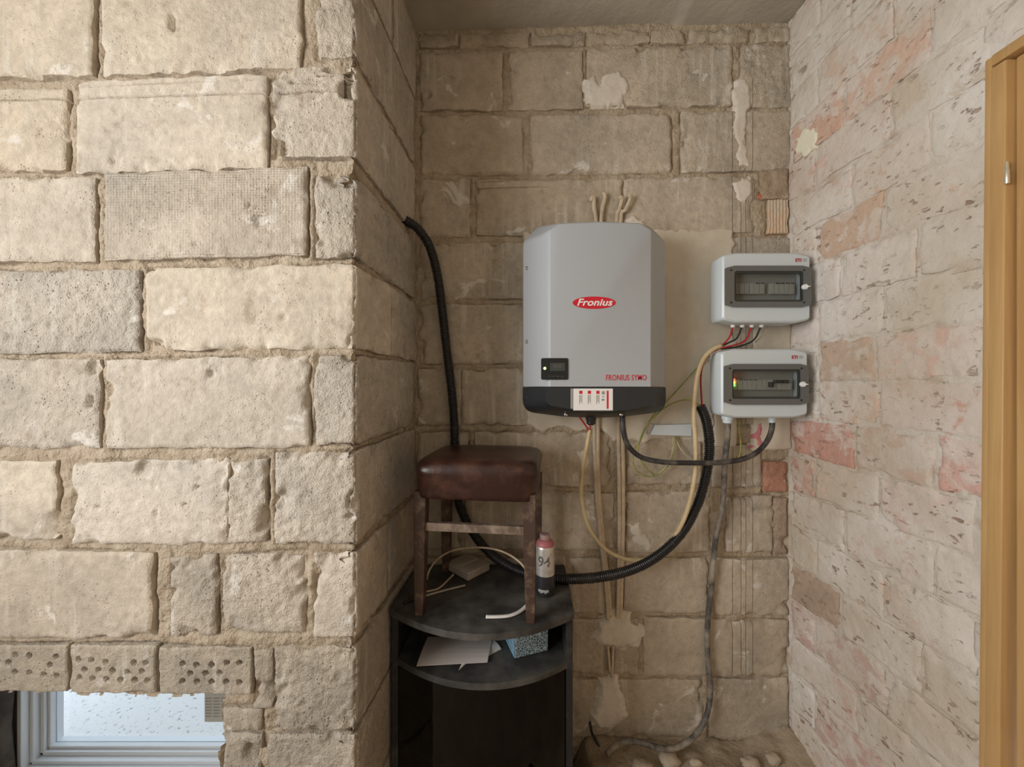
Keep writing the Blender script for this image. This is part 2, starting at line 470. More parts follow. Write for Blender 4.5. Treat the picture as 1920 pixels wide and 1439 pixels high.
def block_mesh(wall, q, res=.006, seed=0, edge=.003, chip=.035, rr=.004, rough=.0012, lf=.0015, proud=0.0, gouges=(), cuts=(), holes=(), skirt=.04, corner=None, ribs=0.0):
    """q = (u0,u1, vt0,vb0, vt1,vb1)"""
    u0, u1, vt0, vb0, vt1, vb1 = q; QLIST.append(q)
    nu = max(2, int((u1 - u0) / res)); nv = max(2, int(((vt0 - vb0) + (vt1 - vb1)) / 2 / res))
    S = np.linspace(0, 1, nu + 1); T = np.linspace(0, 1, nv + 1)
    for c in cuts:
        if c[0] == 'v':
            s = (c[1] - u0) / (u1 - u0); h = c[2] / (u1 - u0)
            if 0.01 < s < .99:
                S = np.concatenate([S[(S < s - h * 2.6) | (S > s + h * 2.6)], s + h * np.array([-1.5, -1.1, -.8, .8, 1.1, 1.5])])
        else:   # slanted horizontal cut: (h, ua, va, ub, vb, halfwidth, depth)
            va, vb_ = min(c[2], c[4]), max(c[2], c[4]); H = (vt0 - vb0)
            t0 = (va - .005 - min(vb0, vb1)) / H; t1 = (vb_ + .005 - min(vb0, vb1)) / H
            k = int((t1 - t0) * H / .0013)
            if k > 0:
                T = np.concatenate([T[(T < t0) | (T > t1)], np.linspace(t0, t1, k)])
    S = np.unique(np.round(np.clip(S, 0, 1), 6)); T = np.unique(np.round(np.clip(T, 0, 1), 6))
    if corner is not None and u0 < corner < u1:
        sc = (corner - u0) / (u1 - u0); k = np.argmin(abs(S - sc)); S[k] = sc
    SS, TT = np.meshgrid(S, T, indexing='ij')
    U = u0 + (u1 - u0) * SS
    VT = vt0 + (vt1 - vt0) * SS; VB = vb0 + (vb1 - vb0) * SS
    V = VB + (VT - VB) * TT
    H = VT - VB
    de = np.minimum(np.minimum(SS, 1 - SS) * (u1 - u0), np.minimum(TT, 1 - TT) * H)
    fall = np.exp(-de / .012)
    dU = edge * fbm(U * 22, V * 22, seed + 5, 3) * fall * 2; dV = edge * fbm(U * 22 + 50, V * 22 - 31, seed + 6, 3) * fall * 2
    t = np.clip(1 - de / rr, 0, 1)
    soft = 1.0 if corner is None else np.where(U > corner + .02, .25, 1.0)
    W = proud + lf * fbm(U * 5, V * 5, seed, 2) + soft * rough * fbm(U * 80, V * 80, seed + 1, 3, .65) * 1.7 - rr * (1 - np.sqrt(np.clip(1 - t * t, 0, 1)))
    ch = np.clip(fbm(U * 16, V * 16, seed + 2, 3) - .10, 0, 1)
    W -= soft * ch * np.exp(-de / .016) * chip
    for (gu, gv, ru, rv, dep) in gouges:
        r = np.sqrt(((U - gu) / ru) ** 2 + ((V - gv) / rv) ** 2) + .35 * fbm(U * 45, V * 45, seed + 9, 2)
        W -= dep * sstep(1.0, .55, r)
    for (hu, hv, hr, dep) in holes:
        r = np.sqrt((U - hu) ** 2 + (V - hv) ** 2); W = np.where(r < hr, np.minimum(W, proud - dep), W)
    for c in cuts:
        if c[0] == 'v':
            W -= c[3] * sstep(c[2] * 1.1, c[2] * .8, abs(U - c[1])) * (V > c[4]) * (V < c[5])
        else:
            vc = c[2] + (c[4] - c[2]) * (U - c[1]) / (c[3] - c[1])
            W -= c[6] * sstep(c[5] * 1.5, c[5] * .5, abs(V - vc)) * (U > c[1]) * (U < c[3])
    if ribs: W += ribs * np.abs(np.sin(U * math.pi / .0125))
    if corner is not None:
        dc = abs(U - corner)
        W -= .006 * np.clip(1 - dc / .012, 0, 1) ** 2 + np.clip(fbm(V * 14 + dc * 18, V * 3, seed + 21, 3) + .02, 0, 1) * .030 * np.exp(-dc / .014)
        dU = np.where(dc < .03, 0, dU)
    U2 = U + dU; V2 = V + dV
    if corner is not None: U2 = np.where(abs(U - corner) < 1e-5, corner, U2)
    G = wall.pos(U2, V2, W).reshape(-1, 3)
    n, m = U.shape; idx = np.arange(n * m).reshape(n, m)
    Q = np.stack([idx[:-1, :-1], idx[1:, :-1], idx[1:, 1:], idx[:-1, 1:]], -1).reshape(-1, 4)
    per = np.concatenate([idx[:, 0], idx[-1, 1:], idx[-2::-1, -1], idx[0, -2:0:-1]])
    Ws = np.full_like(W, -skirt); Gs = wall.pos(U2, V2, Ws).reshape(-1, 3)[per]
    k = len(per); base = n * m; j = np.arange(k); jn = (j + 1) % k
    Q2 = np.stack([base + jn, base + j, base + k + j, base + k + jn], -1)
    return np.concatenate([G, G[per], Gs]), np.concatenate([Q, Q2])

SHEETS = {}
def cut_joints(o, quads, deep=(), depth=.013, width=.0045, gouges=()):
    """open uneven cracks in the mortar along the block edges; empty the space behind pierced bricks"""
    wall, U, V, W, seed = SHEETS[o.name]; W = W.copy(); crack = np.zeros_like(W)
    nz = .25 + .75 * sstep(-.35, .35, fbm(U * 9, V * 9, seed + 77, 3))
    for k, q in enumerate(quads):
        u0, u1, vt0, vb0, vt1, vb1 = q; m = (U > u0 - .03) & (U < u1 + .03) & (V > min(vb0, vb1) - .03) & (V < max(vt0, vt1) + .03)
        u = U[m]; v = V[m]; t = np.clip((u - u0) / (u1 - u0), 0, 1)
        d = np.maximum(np.maximum(u0 - u, u - u1), np.maximum(vb0 + (vb1 - vb0) * t - v, v - vt0 - (vt1 - vt0) * t))
        crack[m] = np.maximum(crack[m], np.exp(-(np.clip(d - .0005, 0, 1) / width) ** 2) * (d > -.02))
        W[m] = np.where(d < -.014, np.minimum(W[m], -.034), W[m])
        if k in deep: W[m] = np.where(d < -.003, -.05, W[m])
    W -= crack * nz * depth
    for (gu, gv, ru, rv, dep) in gouges:
        W -= dep * 1.6 * sstep(1.4, 1.0, np.sqrt(((U - gu) / ru) ** 2 + ((V - gv) / rv) ** 2))
    G = wall.pos(U, V, W).reshape(-1, 3).astype(np.float32)
    co = np.empty(len(o.data.vertices) * 3, np.float32); o.data.vertices.foreach_get('co', co)
    co[:G.size] = G.ravel(); o.data.vertices.foreach_set('co', co); o.data.update()
QLIST = []
def sheet(name, wall, ur, vr, res, rec, seed, mask=None, amp=.004, corner=None):
    nu = int((ur[1] - ur[0]) / res); nv = int((vr[1] - vr[0]) / res)
    S = np.linspace(ur[0], ur[1], nu + 1); T = np.linspace(vr[0], vr[1], nv + 1)
    if corner is not None: S[np.argmin(abs(S - corner))] = corner
    U, V = np.meshgrid(S, T, indexing='ij')
    W = -rec + amp * fbm(U * 26, V * 26, seed, 4, .6) * 1.6 + amp * .7 * fbm(U * 7, V * 7, seed + 7, 2)
    SHEETS[name] = (wall, U, V, W, seed)
    G = wall.pos(U, V, W).reshape(-1, 3); n, m = U.shape; idx = np.arange(n * m).reshape(n, m)
    Q = np.stack([idx[:-1, :-1], idx[1:, :-1], idx[1:, 1:], idx[:-1, 1:]], -1).reshape(-1, 4)
    if mask is not None:
        cu = (U[:-1, :-1] + U[1:, 1:]) / 2; cv = (V[:-1, :-1] + V[1:, 1:]) / 2
        Q = Q[mask(cu, cv).ravel()]
    return mesh_np(name, G, Q)

def add_boxes(me, boxes):
    """join plain solid cores into an existing mesh"""
    bm = bmesh.new(); bm.from_mesh(me)
    for (pts, z0, z1) in boxes:
        lo = [bm.verts.new((p[0], p[1], z0)) for p in pts]; hi = [bm.verts.new((p[0], p[1], z1)) for p in pts]
        n = len(pts)
        bm.faces.new(lo[::-1]); bm.faces.new(hi)
        for i in range(n): bm.faces.new((lo[i], lo[(i + 1) % n], hi[(i + 1) % n], hi[i]))
    bm.to_mesh(me); bm.free()

# ------------------------------------------------------------------ wall_front: the pier with its return, and its blocks
uO, vO = WF.uv(412, 1309)          # corner of the opening
def fmask(u, v):
    return ~((u < uO + .012 * fbm(v * 30, u * 0, 3, 2)) & (v < vO + .010 * fbm(u * 30, v * 0, 4, 2)))
me = sheet('wall_front', WF, (0.0, WF.len + .02), (0.0, CEIL), .005, .0095, 11, fmask, .0050, UR)
def wpt(wall, u, w): 
    p = wall.pos(np.array([u]), np.array([0.0]), np.array([w]))[0]; return (p[0], p[1])
add_boxes(me, [([wpt(WF, 0, -.03), wpt(WF, UR - .03, -.03), wpt(WF, UR - .03, -.26), wpt(WF, 0, -.26)], vO + .012, CEIL),
               ([wpt(WF, uO + .015, -.03), wpt(WF, UR - .03, -.03), wpt(WF, UR - .03, -.26), wpt(WF, uO + .015, -.26)], 0, vO + .02),
               ([(pR[0] - .28, pR[1] + .2), (pR[0] - .03, pR[1] + .03), (pC[0] - .03, pC[1] + .2), (pR[0] - .28, pC[1] + .2)], 0, CEIL)])
wall_front = struct(link('wall_front', me, M['mortar']), 'bare pale block pier and its shaded return beside the niche', 'wall')

def C(b, warm=0.0, al=.5):   # block tint
    b = b * .90
    return (b * (1.0 + .03 * warm), b * (.908 - .012 * warm), b * (.785 - .07 * warm), al)
def fq(x0, x1, yt0, yb0, yt1=None, yb1=None, ret=None):
    yt1 = yt0 if yt1 is None else yt1; yb1 = yb0 if yb1 is None else yb1
    u0, a = WF.uv(x0, yt0); _, b = WF.uv(x0, yb0); u1, c = WF.uv(x1, yt1); _, d = WF.uv(x1, yb1)
    if ret: u1 = UR + ret
    return (u0, u1, a, b, c, d)
def gz(x, y, rx, ry, d, wall=WF, i=0):
    u, v = wall.uv(x, y, i); u2, v2 = wall.uv(x + rx, y + ry, i); return (u, v, abs(u2 - u), abs(v2 - v), d)
def hcut(x0, y0, x1, y1, hw=.0022, d=.016):
    a, b = WF.uv(x0, y0); c, e = WF.uv(x1, y1); return ('h', a, b, c, e, hw, d)
lineA = hcut(-300, 197, 640, 170); lineB = hcut(140, 163, 545, 145, .0013, .010)
# each: quad, colour, options
FB = [
 (fq(-360, -165, -58, 142), C(.66, .3, .4), {}),
 (fq(-150, 172, -56, 142, -60, 139), C(.70, .6, .35), dict(chip=.03)),
 (fq(188, 563, -60, 138, -68, 124), C(.68, .5, .45), dict(chip=.03, gouges=[gz(322, 42, 8, 20, .012), gz(335, 52, 5, 5, .006), gz(262, 108, 5, 7, .004)])),
 (fq(592, 668, -72, 106, -72, 104, .46), C(.62, .2, 1.0), dict(rough=.0028, chip=.10, gouges=[gz(640, 118, 30, 12, .02)])),
 (fq(-360, 122, 172, 318, 164, 316), C(.72, .9, .5), dict(chip=.05, cuts=[lineA], gouges=[gz(97, 222, 10, 8, .006)])),
 (fq(140, 497, 152, 322, 137, 313), C(.70, .3, .3), dict(chip=.025, cuts=[lineA, lineB], gouges=[gz(209, 302, 6, 7, .010), gz(215, 284, 5, 10, .004), gz(150, 293, 4, 4, .005)])),
 (fq(508, 668, 126, 292, 122, 296, .47), C(.64, .1, .7), dict(rough=.0025, chip=.09, cuts=[lineA, hcut(540, 152, 655, 148), hcut(595, 142, 660, 141)], gouges=[gz(515, 272, 34, 26, .03), gz(655, 165, 22, 24, .018), gz(640, 130, 35, 9, .02)])),
 (fq(-360, -215, 330, 490), C(.66, .3, .4), {}),
 (fq(-200, 175, 336, 492, 330, 489), C(.70, .2, .6), dict(chip=.03)),
 (fq(192, 573, 324, 487, 312, 478), C(.62, .2, .55), dict(chip=.02, gouges=[gz(487, 412, 16, 13, .010), gz(467, 384, 4, 8, .008), gz(366, 458, 4, 4, .006)]), 'hatch'),
 (fq(589, 668, 330, 482, 322, 480, .47), C(.64, .1, 1.0), dict(rough=.0028, chip=.14, gouges=[gz(640, 330, 46, 26, .016)])),
 (fq(-360, -115, 505, 660), C(.64, 0, .8), {}),
 (fq(-100, 258, 508, 663, 506, 659), C(.63, -.3, 1.0), dict(rough=.0032, chip=.03, gouges=[gz(195, 588, 12, 6, .006)])),
 (fq(272, 668, 502, 657, 493, 652, .235), C(.72, .5, .3), dict(chip=.05, gouges=[gz(280, 645, 30, 14, .022), gz(532, 596, 8, 9, .006), gz(660, 640, 9, 12, .012)])),
 (fq(-360, -215, 675, 842), C(.64, 0, .5), {}),
 (fq(-200, 183, 676, 845, 672, 842), C(.66, -.1, .7), dict(rough=.0018, chip=.05, gouges=[gz(168, 755, 8, 14, .016), gz(172, 690, 14, 16, .014)])),
 (fq(197, 577, 676, 842, 667, 840), C(.68, .1, .4), dict(chip=.05, gouges=[gz(393, 701, 9, 11, .010), gz(200, 730, 14, 14, .016)])),
 (fq(589, 668, 667, 833, 664, 834, .45), C(.65, 0, 1.0), dict(rough=.0025, chip=.14)),
 (fq(-360, -215, 862, 1018), C(.64, 0, .5), {}),
 (fq(-200, 103, 862, 1016, 866, 1012), C(.72, .4, .35), dict(chip=.07)),
 (fq(132, 424, 868, 1021, 860, 1022), C(.74, -.25, .45), dict(chip=.06, gouges=[gz(267, 880, 16, 20, .014), gz(368, 914, 5, 5, .012), gz(346, 946, 5, 5, .012), gz(182, 953, 7, 6, .008), gz(290, 912, 7, 7, .005), gz(292, 964, 5, 14, .006), gz(372, 899, 4, 5, .006)])),
 (fq(428, 497, 868, 1018, 860, 1016), C(.66, 0, .8), dict(rough=.003, chip=.10)),
 (fq(514, 668, 850, 1020, 846, 1018, .47), C(.66, -.1, .9), dict(rough=.003, chip=.10, gouges=[gz(662, 945, 16, 34, .018)])),
 (fq(-360, -215, 1035, 1198), C(.64, .3, .4), {}),
 (fq(-200, 283, 1030, 1196, 1040, 1199), C(.63, .5, .35), dict(chip=.05)),
 (fq(318, 404, 1046, 1196, 1042, 1193), C(.60, .1, .8), dict(rough=.0025, chip=.10)),
 (fq(413, 570, 1044, 1193, 1038, 1190), C(.66, 0, .9), dict(rough=.003, chip=.12, rr=.012)),
 (fq(588, 668, 1040, 1198, 1036, 1200, .205), C(.70, -.1, .6), dict(rough=.002, chip=.10, gouges=[gz(662, 1140, 10, 20, .012)])),
 (fq(475, 508, 1222, 1332), C(.52, .4, .8), dict(rough=.002, chip=.06)),
 (fq(514, 668, 1216, 1370, 1214, 1372, .47), C(.60, .3, 1.0), dict(rough=.0034, chip=.10)),
 (fq(416, 489, 1332, 1374), C(.54, .4, .8), dict(rough=.002, chip=.06)),
 (fq(413, 488, 1379, 1560), C(.54, .2, .8), dict(rough=.002, chip=.06, gouges=[gz(470, 1415, 20, 24, .015)])),
 (fq(502, 668, 1378, 1560, 1380, 1560, .47), C(.60, .3, 1.0), dict(rough=.0032, chip=.12)),
]
for i, e in enumerate(FB):
    mt = M[e[3]] if len(e) > 3 else M['block']
    q = e[0]; cor = UR if q[1] > UR - .003 else None
    if cor: q = (q[0], max(q[1], UR + .02)) + q[2:]
    off = q[1] < WF.uv(-20, 700)[0]
    V, Q = block_mesh(WF, q, .02 if off else .0055, 100 + i * 13, corner=cor, skirt=.03, **e[2])
    link('block', mesh_np('block', V, Q), mt, wall_front, e[1])
# rows above the frame, and below to the floor beside the pier
def simple_block(wall, parent, u0, u1, v0, v1, colr, seed, res=.03, mat='block', **kw):
    V, Q = block_mesh(wall, (u0, u1, v1, v0, v1, v0), res, seed, **kw)
    return link('block', mesh_np('block', V, Q), M[mat], parent, colr)
vtop = WF.uv(600, -85)[1]; k = 0
while vtop < CEIL - .05:
    v1 = min(vtop + .238, CEIL - .005); off = .26 * (k % 2)
    x = UR - .52 + off
    cq = (x, UR + .255 + .2 * (k % 2), v1, vtop, v1, vtop)
    V, Q = block_mesh(WF, cq, .012, 900 + k, corner=UR, skirt=.03); link('block', mesh_np('block', V, Q), M['block'], wall_front, C(.62, .2, .5))
    while x > 0:
        simple_block(WF, wall_front, max(x - .53, 0), x - .02, vtop, v1, C(.64 + .04 * ((k * 7) % 3 - 1), .3, .4), 920 + k * 7 + int(x * 10)); x -= .53
    if k % 2 == 0: simple_block(WF, wall_front, UR + .27, WF.len - .01, vtop, v1, C(.60, .2, .4), 950 + k, .012)
    vtop = v1 + .02; k += 1
vbot = WF.uv(600, 1568)[1]
for k in range(2):
    v1 = vbot - .005; v0 = max(v1 - .235, 0.0)
    if v1 - v0 > .04: 
        V, Q = block_mesh(WF, (uO + .01, UR + .45, v1, v0, v1, v0), .012, 980 + k, corner=UR, skirt=.03); link('block', mesh_np('block', V, Q), M['block'], wall_front, C(.6, .2, .7))
    vbot = v0 - .01
# return: second blocks of the rows whose corner stone is short
def ret_rest(a, y0, y1, seed, c):
    vt = WF.uv(668, y0)[1]; vb = WF.uv(668, y1)[1]
    V, Q = block_mesh(WF, (UR + a, WF.len - .006, vt, vb, vt, vb), .007, seed, skirt=.03, chip=.04); link('block', mesh_np('block', V, Q), M['block'], wall_front, c)
ret_rest(.25, 493, 654, 1001, C(.60, .1, .4)); ret_rest(.22, 1038, 1199, 1002, C(.6, .1, .4)); 
# perforated clay bricks of the lintel
def pbrick(x0, x1, yt, yb, dots, seed, c):
    hs = []
    for (x, y) in dots:
        u, v = WF.uv(x, y); hs.append((u, v, .0076, .030))
    V, Q = block_mesh(WF, fq(x0, x1, yt, yb), .0024, seed, rough=.0008, chip=.015, rr=.003, edge=.002, proud=-.003, holes=hs, skirt=.06)
    link('perforated_brick', mesh_np('perforated_brick', V, Q), M['block'], wall_front, c)
s = 1 / 3.84
d1 = [(98, 155), (200, 160), (393, 168), (50, 213), (347, 230), (95, 282), (200, 287), (303, 299), (397, 306), (-30, 200), (-60, 150), (-60, 250)]
d2 = [(553, 190), (650, 196), (753, 205), (957, 211), (1046, 213), (601, 263), (700, 266), (803, 270), (909, 281), (1014, 275), (563, 322), (656, 328), (758, 331), (861, 336), (965, 336), (1054, 342)]
d3 = [(1310, 219), (1407, 229), (1515, 228), (1624, 219), (1717, 219), (1362, 290), (1473, 290), (1573, 288), (1309, 347), (1413, 350), (1517, 352), (1621, 353), (1715, 358)]
cv = lambda L: [(x * s, 1190 + y * s) for x, y in L]
pbrick(-62, 122, 1213, 1300, cv(d1), 601, C(.53, .5, .6)); pbrick(127, 288, 1214, 1303, cv(d2), 602, C(.54, .5, .6)); pbrick(296, 468, 1218, 1305, cv(d3), 603, C(.54, .45, .6))
pbrick(-240, -70, 1212, 1300, [], 604, C(.53, .5, .6))

cut_joints(wall_front, QLIST, deep=range(len(QLIST) - 4, len(QLIST))); QLIST.clear()

# ------------------------------------------------------------------ wall_back of the niche
me = sheet('wall_back', WB, (-.05, WB.len + .03), (0.0, CEIL), .006, .0072, 31, None, .0036)
add_boxes(me, [([wpt(WB, -.05, -.03), wpt(WB, WB.len + .3, -.03), wpt(WB, WB.len + .3, -.30), wpt(WB, -.05, -.30)], 0, CEIL)])
wall_back = struct(link('wall_back', me, M['mortar_back']), 'dim block wall at the back of the niche', 'wall')
def bq(x0, x1, yt, yb, yt1=None, yb1=None):
    yt1 = yt if yt1 is None else yt1; yb1 = yb if yb1 is None else yb1
    u0, a = WB.uv(x0, yt); _, b = WB.uv(x0, yb); u1, c = WB.uv(x1, yt1); _, d = WB.uv(x1, yb1)
    return (u0, u1, a, b, c, d)
def bg_(x, y, rx, ry, d): return gz(x, y, rx, ry, d, WB)
vc = []
def bcut(x0, y0, x1, y1, hw=.0014, d=.008):
    a, b = WB.uv(x0, y0); c, e = WB.uv(x1, y1); return ('h', a, b, c, e, hw, d)
for x, d in ((1374, .014), (1390, .008), (1399, .014), (1412, .009)):
    u, v1 = WB.uv(x, 150); _, v0 = WB.uv(x, 1268); vc.append(('v', u, .0016, d, v0, v1))
BB = [
 (bq(786, 858, 62, 86), C(.50, .5, .8), {}), (bq(862, 992, 62, 86, 58, 85), C(.52, .6, .8), {}), (bq(997, 1096, 58, 84, 56, 82), C(.52, .5, .8), {}),
 (bq(1101, 1218, 56, 80, 53, 79), C(.55, .7, .8), {}), (bq(1223, 1288, 53, 79), C(.56, .7, .8), {}), (bq(1292, 1413, 52, 78, 48, 76), C(.56, .7, .8), {}), (bq(1418, 1484, 48, 76), C(.56, .4, .8), {}),
 (bq(788, 942, 96, 205), C(.56, .1, .5), dict(gouges=[bg_(803, 176, 7, 7, .012)])), (bq(954, 1092, 94, 205, 92, 203), C(.56, .2, .5), {}), (bq(1101, 1373, 90, 198, 84, 196), C(.58, .25, .6), dict(chip=.07)),
 (bq(1391, 1486, 82, 200), C(.58, .1, .8), dict(rough=.003)),
 (bq(787, 983, 213, 326), C(.56, .3, .4), dict(rr=.012)), (bq(995, 1261, 212, 325, 210, 322), C(.60, .1, .45), dict(rr=.012)), (bq(1278, 1486, 208, 322, 207, 318), C(.60, .1, .6), dict(chip=.06)),
 (bq(786, 881, 335, 444), C(.54, .2, .45), {}), (bq(893, 1168, 336, 440), C(.53, .5, .35), dict(xcuts=[bcut(893, 354, 1030, 350), bcut(900, 341, 1040, 338)])), (bq(1171, 1415, 334, 436, 330, 434), C(.56, .1, .4), {}),
 (bq(789, 1040, 455, 560), C(.56, .3, .35), {}), (bq(1053, 1365, 450, 558), C(.56, .2, .35), {}), (bq(1372, 1486, 445, 555), C(.50, -.2, .8), {}),
 (bq(786, 1060, 572, 682), C(.55, .4, .35), dict(gouges=[bg_(792, 660, 5, 40, .012)])), (bq(1075, 1330, 570, 680), C(.56, .2, .35), {}), (bq(1345, 1430, 570, 680), C(.56, .1, .5), {}),
 (bq(784, 863, 692, 797), C(.54, .2, .35), {}), (bq(867, 1130, 692, 797), C(.56, .3, .35), {}), (bq(1142, 1420, 690, 796), C(.56, .2, .4), {}),
 (bq(783, 878, 812, 912), C(.52, .2, .4), {}), (bq(890, 1145, 812, 912), C(.54, .3, .4), {}), (bq(1172, 1318, 812, 912, 812, 910), C(.56, .3, .45), dict(rr=.012)), (bq(1336, 1427, 835, 915), C(.54, .1, .6), dict(chip=.08)),
 (bq(782, 862, 926, 1032), C(.54, .2, .4), {}), (bq(872, 1150, 926, 1032), C(.54, .3, .4), {}), (bq(1175, 1332, 924, 1036), C(.57, .1, .4), dict(gouges=[bg_(1200, 1012, 26, 10, .008)])), (bq(1362, 1449, 930, 1036), C(.56, .1, .5), dict(chip=.07)),
 (bq(783, 1062, 1048, 1152), C(.52, .2, .4), {}), (bq(1068, 1140, 1048, 1152), C(.53, .3, .4), {}), (bq(1170, 1328, 1048, 1150), C(.57, .2, .35), {}), (bq(1338, 1480, 1050, 1156), C(.57, .1, .45), dict(chip=.05)),
 (bq(820, 1062, 1164, 1268), C(.52, .2, .4), {}), (bq(1068, 1198, 1162, 1266), C(.52, .3, .5), dict(gouges=[bg_(1142, 1240, 12, 34, .02)])), (bq(1208, 1480, 1160, 1270, 1166, 1270), C(.54, .4, .3), {}),
 (bq(1062, 1318, 1276, 1384), C(.52, .4, .4), dict(chip=.06)), (bq(1331, 1480, 1276, 1388), C(.54, .2, .35), {}), (bq(790, 1050, 1276, 1384), C(.5, .2, .4), {}),
]
for i, e in enumerate(BB):
    e[2].setdefault('xcuts', [])
    V, Q = block_mesh(WB, e[0], .007, 2000 + i * 17, cuts=[c for c in vc if e[0][0] < c[1] < e[0][1]] + e[2].pop('xcuts'), skirt=.03, edge=.0035, **{**dict(chip=.045), **e[2]})
    link('block', mesh_np('block', V, Q), M['block'], wall_back, (e[1][0] * 1.06, e[1][1] * 1.02, e[1][2] * .955, e[1][3]))
# clay bricks that toothed the corner
for i, (q, c) in enumerate([(bq(1426, 1480, 316, 372), (.47, .36, .26, .7)), (bq(1432, 1476, 866, 924), (.52, .27, .19, .8)), (bq(1452, 1478, 934, 1040), (.42, .32, .25, .9))]):
    V, Q = block_mesh(WB, q, .006, 2900 + i, chip=.05, skirt=.03, gouges=[bg_(1427, 366, 9, 9, .02)] if i == 0 else ()); link('brick', mesh_np('brick', V, Q), M['block'], wall_back, c)
V, Q = block_mesh(WB, bq(1441, 1478, 374, 438), .002, 2950, chip=.02, skirt=.03, ribs=.004, proud=-.002); link('hollow_brick', mesh_np('hollow_brick', V, Q), M['clay_pale'], wall_back)
V, Q = block_mesh(WB, bq(1421, 1446, 352, 371), .004, 2960, chip=.04, skirt=.02, proud=-.010); link('brick_fragment', mesh_np('brick_fragment', V, Q), M['clay'], wall_back)

cut_joints(wall_back, QLIST, depth=.010); QLIST.clear()
def blob(wall, px, thick, mat, parent, name='plaster_patch', res=.005, seed=0, i=0, slope=.7, rag=.010):
    """a patch of plaster, thick in the middle, sinking into the wall along a ragged outline"""
    P = np.array([wall.uv(x, y, i) for x, y in px])
    lo = P.min(0) - .015; hi = P.max(0) + .015
    S = np.arange(lo[0], hi[0], res); T = np.arange(lo[1], hi[1], res); U, V = np.meshgrid(S, T, indexing='ij')
    inside = np.zeros(U.shape, bool); D = np.full(U.shape, 9.0); n = len(P)
    for a in range(n):
        x1, y1 = P[a]; x2, y2 = P[(a + 1) % n]
        c = ((y1 > V) != (y2 > V)); xx = (x2 - x1) * (V - y1) / (y2 - y1 + 1e-12) + x1
        inside ^= c & (U < xx)
        L2 = (x2 - x1) ** 2 + (y2 - y1) ** 2 + 1e-12; t = np.clip(((U - x1) * (x2 - x1) + (V - y1) * (y2 - y1)) / L2, 0, 1)
        D = np.minimum(D, np.hypot(U - x1 - t * (x2 - x1), V - y1 - t * (y2 - y1)))
    sd = np.where(inside, D, -D) + rag * fbm(U * 40, V * 40, seed, 3) * 1.5
    W = -.006 + np.clip(sd * slope + .006 * (sd > -.004), -.01, thick + .006) + np.where(sd > 0, .0012 * fbm(U * 30, V * 30, seed + 3, 3), 0)
    G = wall.pos(U, V, W).reshape(-1, 3); nn, m = U.shape; idx = np.arange(nn * m).reshape(nn, m)
    Q = np.stack([idx[:-1, :-1], idx[1:, :-1], idx[1:, 1:], idx[:-1, 1:]], -1).reshape(-1, 4)
    ok = (sd > -.012); ok = (ok[:-1, :-1] | ok[1:, :-1] | ok[1:, 1:] | ok[:-1, 1:]).ravel()
    Q = Q[ok]; used = np.unique(Q); mp = np.zeros(len(G), int); mp[used] = np.arange(len(used))
    return link(name, mesh_np(name, G[used], mp[Q]), mat, parent)
# plaster bed behind the inverter and the boxes
blob(WB, [(984, 436), (1374, 430), (1374, 640), (1340, 660), (1338, 828), (1286, 826), (1240, 822), (1205, 830), (1172, 826), (1148, 822), (1120, 800), (1080, 806), (1050, 800), (1015, 808), (988, 796)], .006, M['plaster'], wall_back, seed=5, slope=1.5)
blob(WB, [(1341, 640), (1381, 640), (1381, 838), (1338, 838)], .006, M['plaster'], wall_back, seed=6, slope=1.5, rag=.003)
blob(WB, [(1413, 600), (1483, 600), (1483, 842), (1412, 846)], .007, M['plaster'], wall_back, seed=7, slope=1.5, rag=.003)
blob(WB, [(1096, 150), (1112, 142), (1122, 160), (1135, 138), (1160, 134), (1178, 160), (1168, 192), (1140, 200), (1108, 196), (1096, 178)], .008, M['gypsum'], wall_back, 'gypsum_patch', seed=8)
blob(WB, [(1168, 418), (1185, 405), (1205, 412), (1215, 440), (1160, 440)], .012, M['gypsum'], wall_back, 'gypsum_patch', seed=9)
blob(WB, [(1125, 1165), (1150, 1148), (1180, 1150), (1180, 1172), (1208, 1180), (1200, 1210), (1165, 1218), (1128, 1210), (1110, 1195)], .014, M['gypsum'], wall_back, 'gypsum_patch', seed=10)
blob(WB, [(1125, 1275), (1158, 1268), (1168, 1300), (1175, 1340), (1150, 1368), (1118, 1372), (1102, 1340), (1118, 1310)], .014, M['gypsum'], wall_back, 'gypsum_patch', seed=12)
blob(WB, [(1180, 985), (1200, 978), (1204, 1000), (1226, 1020), (1216, 1032), (1190, 1018)], .006, M['gypsum'], wall_back, 'gypsum_patch', seed=13)
blob(WB, [(1082, 850), (1104, 846), (1106, 876), (1088, 884)], .004, M['gypsum'], wall_back, 'gypsum_patch', seed=14)
blob(WB, [(1376, 340), (1408, 335), (1410, 352), (1398, 378), (1384, 372)], .004, M['gypsum'], wall_back, 'gypsum_patch', seed=15)
blob(WB, [(1376, 150), (1402, 145), (1404, 200), (1396, 260), (1404, 310), (1385, 312), (1380, 250)], .004, M['gypsum'], wall_back, 'gypsum_patch', seed=16)
blob(WB, [(1415, 792), (1430, 790), (1428, 836), (1414, 838)], .009, M['pink_paint'], wall_back, 'pink_paint_mark', seed=17, slope=2)

